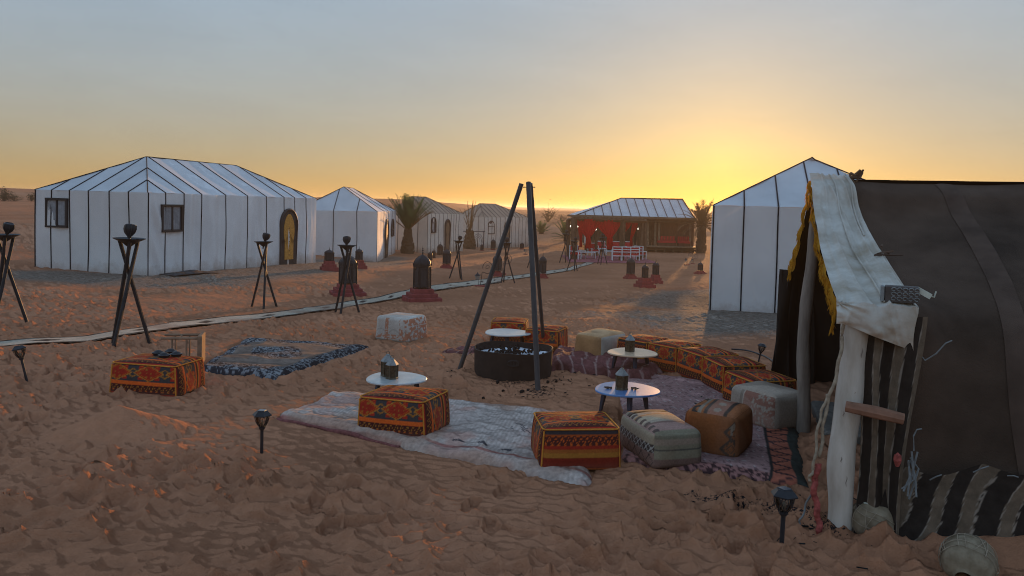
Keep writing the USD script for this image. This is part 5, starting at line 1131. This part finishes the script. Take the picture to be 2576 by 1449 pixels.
# iron gate in front of the farthest tent
q0, q1 = P(1163, 624), P(1216, 626); zb = settle(q0[0], q0[1]); hgt = 42 * q0[1] / F; w = np.linalg.norm((q1 - q0)[:2]); yaw = math.atan2(q1[1] - q0[1], q1[0] - q0[0])
t = thing('iron_gate', 'dark blue scrolled iron gate behind the dead palm stump', 'gate', (q0[0], q0[1], zb), yaw)
for x in (0, w): obj('post', MB().tube([[x, 0, -.05], [x, 0, hgt]], .035, 5), 'table_leg', t)
obj('top_bar', MB().tube([[-.1, 0, hgt], [w + .1, 0, hgt]], .035, 5), 'table_leg', t)
for k in range(2):
    c = w * (.27 + .46 * k)
    for rr_ in (.42, .3, .18): obj('arc', MB().tube([[c + rr_ * math.cos(a), 0, hgt * .45 + rr_ * 1.2 * math.sin(a)] for a in np.linspace(-.4, 3.5, 14)], .018, 4), 'table_leg', t)
for k in range(5): obj('bar', MB().tube([[w * (k + .5) / 5, 0, 0], [w * (k + .5) / 5, 0, hgt * .5]], .015, 4), 'table_leg', t)

# ------------------------------------------------------------------ dark nomad tent on the right
DT = thing('nomad_tent', 'dark brown woven nomad tent filling the right side, open at its front', 'tent', (TP2[0], TP2[1], 0), math.atan2(TG[1], TG[0]))
def dl(p): q = np.asarray(p, float)[:2] - TP2[:2]; return np.array([q @ TG, q @ TE, p[2]])          # world to tent: x into the tent, y across its front
YR, ZR, YF = TW, 2.46, 2 * TW
from scipy.interpolate import PchipInterpolator
_np = np.array([(YR, ZR), (YR - .25, ZR - .10), (1.95, 2.19), (1.5, 1.97), (1.0, 1.76), (.5, 1.63), (.10, 1.54), (-.03, 1.43), (-.06, 1.15), (-.07, .85), (-.09, .5), (-.12, .2), (-.14, -.05)])
_nr = np.array([(YR, ZR), (YR - .25, ZR - .09), (1.95, 2.22), (1.5, 2.03), (1.05, 1.84), (.62, 1.64), (.30, 1.43), (.10, 1.17), (.0, .90), (-.05, .66), (-.08, .40), (-.10, .16), (-.12, -.05)])
_na = np.linspace(0, 1, len(_np)); QE = _na[6]
(py0, pz0), (py1, pz1) = [(PchipInterpolator(_na, a[:, 0]), PchipInterpolator(_na, a[:, 1])) for a in (_np, _nr)]
def nearo(x, q, off=0.0):
    """point on the near slope and wall, x metres into the tent, q 0 at the ridge, 1 at the ground"""
    x, q = np.broadcast_arrays(np.asarray(x, float), np.asarray(q, float)); k = sm(.40, .80, x)
    y, z = py0(q) * (1 - k) + py1(q) * k, pz0(q) * (1 - k) + pz1(q) * k
    dy, dz = py0.derivative()(q) * (1 - k) + py1.derivative()(q) * k, pz0.derivative()(q) * (1 - k) + pz1.derivative()(q) * k
    L = np.hypot(dy, dz); ny, nz_ = dz / L, -dy / L
    wall = sm(QE - .08, QE + .15, q); free = sm(.35, .7, x)
    o = off + (.07 * (fb(x, q * 3, .9, 3, 5) - .5) - .06 * np.sin(np.pi * (x / 1.25 % 1)) * np.sin(np.pi * np.clip(q / QE, 0, 1)) * (1 - wall)) * free + wall * free * (.03 * np.sin(x * 5.5 + 2 * fb(x, q, 1, 2, 8)) + .06 * (fb(x, q * 2, 1.6, 2, 9) - .5)) + .010 * (fb(x, q * 5, 4, 3, 3) - .5) + .016 * np.abs(fb(x * .6, q * 4, 3.3, 3, 13) - .5) * free
    ridge = (.06 * sm(2.4, 3.4, x) - .035 * np.sin(np.pi * np.clip(x / 2.6, 0, 1))) * (1 - q)
    return np.stack([x + 0 * q, y + ny * o, z + nz_ * o + ridge], -1)
xs, qs = np.linspace(-.02, 5.4, 110)[:, None], np.linspace(0, QE + .02, 46)[None]
obj('roof_cloth', MB().grid(nearo(xs, qs, 0)), 'dark_roof', DT, smooth=True)
xs, qs = np.linspace(.28, 5.4, 110)[:, None], np.linspace(QE + .012, 1, 40)[None]
obj('wall_cloth', MB().grid(nearo(xs, qs, .0)), 'dark_roof', DT, smooth=True)
for k, x in enumerate((1.12, 2.05, 3.1, 4.2)):
    w = .075; xs = (x + np.linspace(-w, w, 5))[:, None]; qs = np.linspace(.01, .86, 60)[None]; xq = xs + .10 * qs ** 2 + .05 * np.sin(qs * 7 + k)
    obj('seam_strip', MB().grid(nearo(xq, qs + 0 * xs, .006 + .006 * (1 - (xs - x) ** 2 / w ** 2))), 'strip_cloth', DT, smooth=True)
# far slope and wall, seen from inside
_fp2 = np.array([(YR, ZR), (YR + .6, ZR - .28), (YR + 1.4, ZR - .66), (YF - .15, 1.52), (YF, 1.38), (YF + .08, .7), (YF + .18, -.02)]); _fa = np.linspace(0, 1, len(_fp2)); fy, fzp = PchipInterpolator(_fa, _fp2[:, 0]), PchipInterpolator(_fa, _fp2[:, 1])
xs, qs = np.linspace(0, 5.4, 70)[:, None], np.linspace(0, 1, 50)[None]
wv = .04 * np.sin(xs * 6 + 2 * fb(xs, qs, 1.2, 2, 3)) * sm(.5, .8, qs) - .05 * np.sin(np.pi * xs / 1.3) ** 2 * np.sin(np.pi * np.clip(qs / .55, 0, 1))
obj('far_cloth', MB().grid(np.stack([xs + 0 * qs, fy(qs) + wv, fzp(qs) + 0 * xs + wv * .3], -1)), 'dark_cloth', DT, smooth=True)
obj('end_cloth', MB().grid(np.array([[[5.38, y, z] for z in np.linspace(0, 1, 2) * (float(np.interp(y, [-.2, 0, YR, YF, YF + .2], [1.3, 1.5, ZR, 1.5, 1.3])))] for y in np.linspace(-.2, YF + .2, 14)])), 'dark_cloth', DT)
# folds of the far front corner hanging to the sand
n = 40; s = np.linspace(0, 1, n)[:, None]; h = np.linspace(0, 1, 22)[None]
Q = np.stack([-.12 + .42 * s - .10 * (1 - h) * (1 - s) + .05 * np.sin(s * 21 + 3 * h), YF + .02 + .06 * np.sin(s * 25) - .12 * (1 - h) + .15 * s, h * 1.42 + 0 * s], -1)
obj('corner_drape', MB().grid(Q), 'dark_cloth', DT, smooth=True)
obj('guy_rope', MB().tube([[-.20, YF + .05, .0], [-.10, YF, .9], [0, YF - .05, 1.45]], .007, 4), 'black_plastic', DT)
# white canvas over the front edge: follows the slope, rounds the eave over the trunk and hangs down as a valance
n, m = 120, 130; xw = np.linspace(-.04, 1, n)
def flap(x, t):
    """t 0..1 down the slope, 1..1.3 the hanging valance"""
    x, t = np.broadcast_arrays(np.asarray(x, float), np.asarray(t, float)); q = np.minimum(t, 1) * (QE - .03)
    P_ = nearo(x, q - .012, .034); e = nearo(np.minimum(x, .3), QE - .03 + 0 * x, .034)
    over = sm(.70, 1.0, t); P_[..., 1] = P_[..., 1] * (1 - over) + over * -.165; P_[..., 2] = P_[..., 2] * (1 - over) + over * 1.53
    v = np.maximum(t - 1, 0) / .3; drop = .13 + .16 * np.clip(x / .45, 0, 1)
    P_[..., 1] -= .035 * np.sin(v * 2.4) - .02 * v * np.sin(x * 22); P_[..., 2] -= v * drop
    P_[..., 0] += .03 * v * (x > .2) * 0 - .02 * over
    r_ = .030 * (fb(x * 2.2, t * 2.6, 2.2, 3, 6) - .45) + .011 * np.sin(x * 30 + 7 * fb(x, t * 3, 2, 2, 4)) * sm(.0, .5, t) + .012 * np.abs(fb(x * 1.2 + t, t * 3 - x, 4, 3, 9) - .5)
    for a_, b_, g_ in ((.02, .16, 1.0), (.10, .20, 1.2), (.17, .26, .9), (.23, .20, .8), (.05, -.02, .7), (.30, .04, .5)):
        c_ = a_ + b_ * t + .025 * np.sin(t * 6 + a_ * 40); r_ = r_ + g_ * (.013 * np.exp(-((x - c_) / .013) ** 2) - .008 * np.exp(-((x - c_ - .03) / .02) ** 2)) * (.4 + .6 * np.sin(t * 5 + a_ * 30) ** 2)
    rad = np.hypot(x - .0, (t - 1.0) * .7); r_ = r_ + .012 * np.sin(np.arctan2(t - 1.0, x + .02) * 9) * np.exp(-rad / .16)
    P_[..., 2] += np.maximum(r_, -.02) * (t < 1); P_[..., 1] -= np.maximum(r_, -.02)
    return P_
tt = np.linspace(0, 1.3, m)[None]; wd = .30 + .15 * sm(0, 1, tt) + .02 * np.sin(tt * 9)
X = np.where(xw[:, None] < 0, xw[:, None], xw[:, None] * wd)
fl = obj('canvas_flap', MB().grid(flap(X, tt)), 'white_flap', DT, smooth=True, label='dirty white canvas folded over the front edge')
for k in range(2):
    xo = (.13, .26)[k]; obj('canvas_fold', MB().tube([flap(xo + .12 * q + .015 * math.sin(q * 9), q) + [0, -.006, .012] for q in np.linspace(.02, .95 if k == 0 else .6, 30)], [.007] * 30, 5), 'white_flap', fl, smooth=True)
tg = MB(); r = np.random.default_rng(3)
for k in range(5): p = flap(.40, .72) + [0, -.02, .02]; tg.tube([p, p + r.normal(0, .03, 3), p + r.normal(0, .045, 3)], .007, 4)
obj('knot', tg, 'twig', fl)
# yellow shaggy lining along the edge
def shag(pts, drops, seed, name='yellow_fringe'):
    r = np.random.default_rng(seed); pts = np.asarray(pts); n = len(pts); v = np.linspace(0, 1, 8)
    Q = np.array([[p + [.012 * math.sin(i * .9 + 5 * b), -.01 * math.sin(i * .5), -d * b] for b in v] for i, (p, d) in enumerate(zip(pts, drops))]); pr = obj('lining', MB().grid(Q), 'yellow_fringe', DT, smooth=True)
    mb = MB()
    for k in range(n * 26):
        i = r.integers(0, n - 1); f = r.uniform(0, 1); b = r.uniform(.1, 1) ** .5; p = Q[i, int(b * 7)] * (1 - f) + Q[i + 1, int(b * 7)] * f; p = p - [.012, 0, 0]; d = np.array([-.03, r.normal(0, .02), -1]) * r.uniform(.02, .055); w = np.array([r.normal(0, .5), r.normal(0, 1), .1]); w = w / np.linalg.norm(w) * .006
        mb.add([p - w, p + w, p + d + r.normal(0, .008, 3)], [[0, 1, 2]])
    obj('fringe', mb, 'yellow_fringe', pr)
qs = np.linspace(0, QE + .02, 44); shag([nearo(-.035, q, .01) for q in qs], .07 + .08 * np.abs(np.sin(qs * 30)) * .6 + .16 * sm(QE * .85, QE, qs), 1)
qs = np.linspace(0, .52, 36); shag(np.stack([0 * qs - .03, fy(qs), fzp(qs)], 1), .13 + .07 * np.abs(np.sin(qs * 37)) + .05 * sm(0, .15, qs), 2)
# posts
def wob(p0, p1, bend, n=16): s = np.linspace(0, 1, n)[:, None]; return np.asarray(p0) * (1 - s) + np.asarray(p1) * s + np.asarray(bend) * np.sin(np.pi * s) + .012 * np.sin(s * 11)
z2 = gz(*TP2[:2]); z1 = gz(*TP1[:2])
obj('pole', MB().tube(wob([.02, -.11, -.2], [.10, -.04, 1.42], [-.02, 0, 0], 24), np.linspace(.078, .096, 24) + .004 * np.sin(np.arange(24) * .9), 14), 'wood_pale', DT, smooth=50, label='thick pale bare trunk at the front corner')
obj('pole', MB().tube(wob([0, TW, -.1], [.06, TW, ZR - .04], [-.05, -.03, 0]), np.linspace(.066, .05, 16) + .004 * np.sin(np.arange(16) * 1.7), 12), 'wood_grey', DT, smooth=50, label='slender grey pole under the ridge')
obj('peg', MB().tube([[.02, -.21, .86], [.20, -.25, .845], [.36, -.26, .82]], [.036, .042, .036], 8), 'wood_red', DT, smooth=40)
obj('pole', MB().tube([[5.2, TW, 0], [5.2, TW, ZR - .03]], .05, 8), 'wood_grey', DT)
def trunk_at(s, a, r=.0): c = wob([.02, -.11, -.2], [.10, -.04, 1.42], [-.02, 0, 0], 24)[int(s * 23)]; R = .078 + .018 * s + r; return c + [R * math.cos(a), R * math.sin(a), 0]
for s_, a_, l_ in ((.90, -1.2, .035), (.70, -1.45, .008), (.44, -1.7, .02), (.36, -1.25, .04), (.62, -2.0, .02)):
    p = trunk_at(s_, a_, .0005); obj('bark_crack', MB().tube([p + [0, 0, l_], p + [.004, 0, l_ * .3], p + [-.003, 0, -l_ * .4], p + [.002, 0, -l_]], [.0006, .003, .0026, .0006], 5), 'wood_grey', DT)
kb = MB(); r = np.random.default_rng(21)
for k in range(7): p = nearo(.36 + r.normal(0, .03), .004, .03); kb.tube([p, p + r.normal(0, .035, 3) + [0, 0, .015], p + r.normal(0, .05, 3)], .012, 5)
obj('ridge_knot', kb, 'wood_brown', DT)
# striped curtain beside the pale trunk
n, m = 70, 40; s = np.linspace(0, 1, n)[:, None]; h = np.linspace(0, 1, m)[None]
X = .14 + (.34 - .07 * (1 - h)) * s - .04 * (1 - h) + .02 * np.sin(h * 5 + s * 3); Y = -.11 - .05 * (1 - h) + .025 * np.sin(s * 12 + 2 * h) - .05 * s; Zc = -.03 + 1.50 * h + 0 * s
st = (s * 2.9 + .35 + .05 * np.sin(h * 9)) % 1
def wool(st, shp, sd): 
    c = np.where((st < .42)[..., None], np.array([.135, .096, .066]), np.array([.028, .021, .017])); e = (np.abs(st - .42) < .045) | (st < .045); stitch = (nz(np.arange(shp[0])[:, None] * 1.0, np.arange(shp[1])[None] * 1.9, .9, sd) > .5); c = np.where((e & stitch)[..., None], np.array([.24, .19, .15]), c); return np.broadcast_to(c, shp + (3,))
obj('striped_curtain', MB().grid(np.stack([X, Y, Zc], -1), wool(np.broadcast_to(st, X.shape), X.shape, 2)), 'stripe_cloth', DT, smooth=True)
# striped skirt pinned along the bottom of the wall
n, m = 620, 30; x = np.linspace(.36, 5.3, n)[:, None]; h = np.linspace(0, 1, m)[None]
top = .56 - .05 * np.abs(np.sin(x * 7.2)) - .08 * sm(1.0, .4, x)
gx_, gy_ = TP2[0] + TG[0] * x - TE[0] * .4, TP2[1] + TG[1] * x - TE[1] * .4
Yw = -.135 - .10 * (1 - h) ** 1.5 + .022 * np.sin(x * 15 + h * 2) - .02; Zw = -.05 + (top + .05) * h; Xs = x - .30 * (1 - h) ** 1.4 + .03 * np.sin(h * 5 + x)
st = ((x * 4.6) + .04 * np.sin(x * 9) + .06 * np.sin(h * 6 + x * 4)) % 1
obj('striped_skirt', MB().grid(np.stack([Xs, Yw + 0 * x, Zw], -1), wool(np.broadcast_to(st, Xs.shape), Xs.shape, 5)), 'stripe_cloth', DT, smooth=True)
r = np.random.default_rng(9)
for k in range(13):
    xk = .5 + k * .26 + r.uniform(-.05, .05); p = np.array([xk, -.225, .52 - .08 * float(sm(1.0, .4, xk)) + r.uniform(-.03, .02)]); d = np.array([r.uniform(.02, .09), -.02, r.uniform(.0, .06)])
    obj('tie_string', MB().tube([p, p + d * .5 + [0, -.015, .01], p + d], .0045, 4), 'rope_white', DT)
kn = MB()
for k in range(6): p = np.array([.40, -.27, .58]); kn.tube([p + r.normal(0, .02, 3), p + [.02, -.03, -.1] + r.normal(0, .03, 3), p + [-.03, -.03, -.22] + r.normal(0, .035, 3)], .006, 4)
obj('cord_bundle', kn, 'rope_white', DT)
obj('tie_string', MB().tube([[.43, -.25, .62], [.42, -.27, .72], [.44, -.26, .76], [.47, -.25, .765]], .005, 4), 'rope_white', DT)
obj('tie_string', MB().tube([[.47, -.12, 1.22], [.49, -.16, 1.19], [.55, -.17, 1.24], [.60, -.17, 1.31], [.64, -.16, 1.33]], .005, 4), 'rope_white', DT)
obj('tassel', MB().lathe([(0, .05), (.022, .03), (.026, 0), (.012, -.04), (0, -.045)], 7, c=(.33, -.29, .56)), 'rope_red', DT)
# plaited cords down the pale trunk
def cord(pts, r0, mat, nm): 
    pts = np.asarray(pts, float); u = np.linspace(0, len(pts) - 1, 60); c = np.stack([np.interp(u, np.arange(len(pts)), pts[:, i]) for i in range(3)], 1); c[:, 0] += .006 * np.sin(u * 9); c[:, 1] += .006 * np.cos(u * 9); obj(nm, MB().tube(c, r0 * (1 + .10 * np.sin(np.arange(60) * 1.9)), 6), mat, DT, smooth=True)
cord([[.05, -.02, 1.5], [.0, -.14, 1.42], [-.03, -.16, 1.1], [-.10, -.17, .8], [-.12, -.17, .5]], .012, 'rope', 'plaited_cord')
cord([[-.09, -.16, .92], [-.14, -.18, .72], [-.16, -.2, .42], [-.19, -.2, .33]], .010, 'rope', 'plaited_cord')
cord([[-.13, -.18, .45], [-.155, -.2, .3], [-.12, -.22, .1], [-.10, -.23, -.04]], .022, 'rope_red', 'plaited_cord')
cord([[-.15, -.15, .28], [-.22, -.18, .08], [-.25, -.2, -.02]], .007, 'rope_white', 'plaited_cord')
# mat inside
def to_world(q): return np.array([TP2[0] + TG[0] * q[0] + TE[0] * q[1], TP2[1] + TG[1] * q[0] + TE[1] * q[1], q[2]])
c = to_world([.9, TW + .3, .0]); t = thing('floor_mat', 'grey woven mat on the floor inside the brown tent', 'mat', (c[0], c[1], gz(*c[:2]) + .02), math.atan2(TG[1], TG[0])); obj('weave', MB().cbox((0, 0, .04), (1.5, 1.3, .10), .02), 'hanging_mat', t)
# solar wall light on the canvas
p = to_world(flap(.36, .93) + [0, -.02, .0]); t = thing('solar_wall_light', 'box shaped solar light with white filigree lying on the white canvas', 'lamp', p + [0, 0, .055], math.atan2(TG[1], TG[0]) - .1)
obj('housing', MB().cbox((0, 0, 0), (.20, .09, .105), .006), 'solar_body', t); fg = MB()
for k in range(3):
    for j in range(5): x, z = -.05 + j * .034, -.028 + k * .030; fg.tube([[x + .014 * math.cos(a), -.047, z + .011 * math.sin(a)] for a in np.linspace(0, 5.2, 8)], .0035, 4)
obj('filigree', fg, 'solar_filigree', t); obj('side_bracket', MB().cbox((-.115, 0, 0), (.02, .08, .10), .004), 'solar_filigree', t)
obj('clip', MB().box((.13, 0, .015), (.09, .05, .035), 0, ry=.5).tube([[.16, 0, 0], [.19, 0, -.01], [.20, 0, .03]], .005, 4), 'shard', t)
# broken pots by the foot of the wall
def pot(label, px, R, tilt, az, seed, broken, shoulder):
    p = P(*px); z = settle(p[0], p[1]); t = thing('broken_pot', label, 'pot', (p[0], p[1], z + R * .55), az, 'broken straw-bound pots by the brown tent', 1, 0, tilt)
    th = np.linspace(0, np.pi * .86, 16); pr = [(R * math.sin(a) * (1 + .04 * math.cos(2 * a)), -R * .95 * math.cos(a)) for a in th]; pr += [(R * .36, R * .92), (R * .36, R * 1.0), (R * .31, R * .95)] + [(R * .93 * math.sin(a), -R * .9 * math.cos(a)) for a in th[::-1]]
    mb = MB().lathe(pr, 40); v = mb.v[0]; f = mb.f[0]; v += (R * .05 * (fb(v[:, 0] / R, v[:, 1] / R + v[:, 2] / R, 2.5, 3, seed) - .5))[:, None] * v / R
    cen = v[f].mean(1); a = np.arctan2(cen[:, 1], cen[:, 0]); hole = (cen[:, 2] > R * (.30 + .25 * np.sin(a * 3 + seed) + .15 * np.sin(a * 7))) & (np.cos(a - .6) > -.25) if broken else np.zeros(len(f), bool)
    mb.f[0] = f[~hole]; obj('body', mb, 'gourd', t, smooth=True); r = np.random.default_rng(seed); bd = MB()
    for k in range(16):
        a0 = r.uniform(0, 6.28); tl = r.uniform(-.5, .5); zs = np.linspace(-.85, .35, 12); bd.tube([[R * 1.012 * math.sqrt(max(.02, 1 - z_ * z_)) * math.cos(a0 + tl * z_), R * 1.012 * math.sqrt(max(.02, 1 - z_ * z_)) * math.sin(a0 + tl * z_), R * .95 * z_] for z_ in zs], R * .014, 4)
    for z_ in (-.4, 0.05, .3): bd.tube([[R * 1.012 * math.sqrt(1 - z_ * z_) * math.cos(a_), R * 1.012 * math.sqrt(1 - z_ * z_) * math.sin(a_), R * .95 * z_ + .006 * math.sin(a_ * 5)] for a_ in np.linspace(0, 6.28, 30)], R * .012, 4, cap=False)
    obj('straw_binding', bd, 'rope', t)
    if shoulder: obj('shoulder', MB().lathe([(R * .62, .0), (R * .60, R * .16), (R * .44, R * .36), (R * .2, R * .44), (0, R * .45)], 18, c=(-R * .25, .1 * R, R * .62), M=rot(.2, -.25, 0)), 'shard', t, smooth=True)
    return t
pot('broken straw-bound pot leaning beside the thick pale trunk', (2200, 1342), .155, .45, .3, 2, True, True)
pot('straw-bound pot with open mouth lying at the bottom right', (2434, 1446), .155, 2.0, -2.2, 5, False, False)
for nm, px, rz in (('pale triangular shard lying alone between the two broken pots', (2286, 1356), .5), ('pale shard propped against the pot by the trunk', (2265, 1300), 1.0)):
    p = P(*px); t = thing('pot_shard', nm, 'shard', (p[0], p[1], settle(p[0], p[1]) + .012), -rz, None, 1, .35 if rz > .7 else .1, .1); obj('sherd', MB().add([[-.07, .0, 0], [.05, -.02, 0], [.055, .03, .006], [-.07, 0, .012], [.05, -.02, .014], [.055, .03, .018]], [[0, 2, 1, 0], [3, 4, 5, 3], [0, 1, 4, 3], [1, 2, 5, 4], [2, 0, 3, 5]]), 'shard', t)

# ------------------------------------------------------------------ dusty evening air
MATS['haze_air'] = usdkit.material(stage, '/World/Looks/haze_air', {'v': ('principled_volume', {'color': (.93, .88, .82), 'density': .0004, 'anisotropy': .55})}, [], volume='v.volume')
hz = np.array([[x, y, z] for x in (-2700., 2700.) for y in (-2700., 2700.) for z in (-5., 9.)])
tag(obj('haze', MB().add(hz, [[0, 1, 3, 2], [4, 6, 7, 5], [0, 4, 5, 1], [2, 3, 7, 6], [0, 2, 6, 4], [1, 5, 7, 3]]), 'haze_air', kind='stuff'), 'thin dusty evening haze over the whole camp', 'haze')
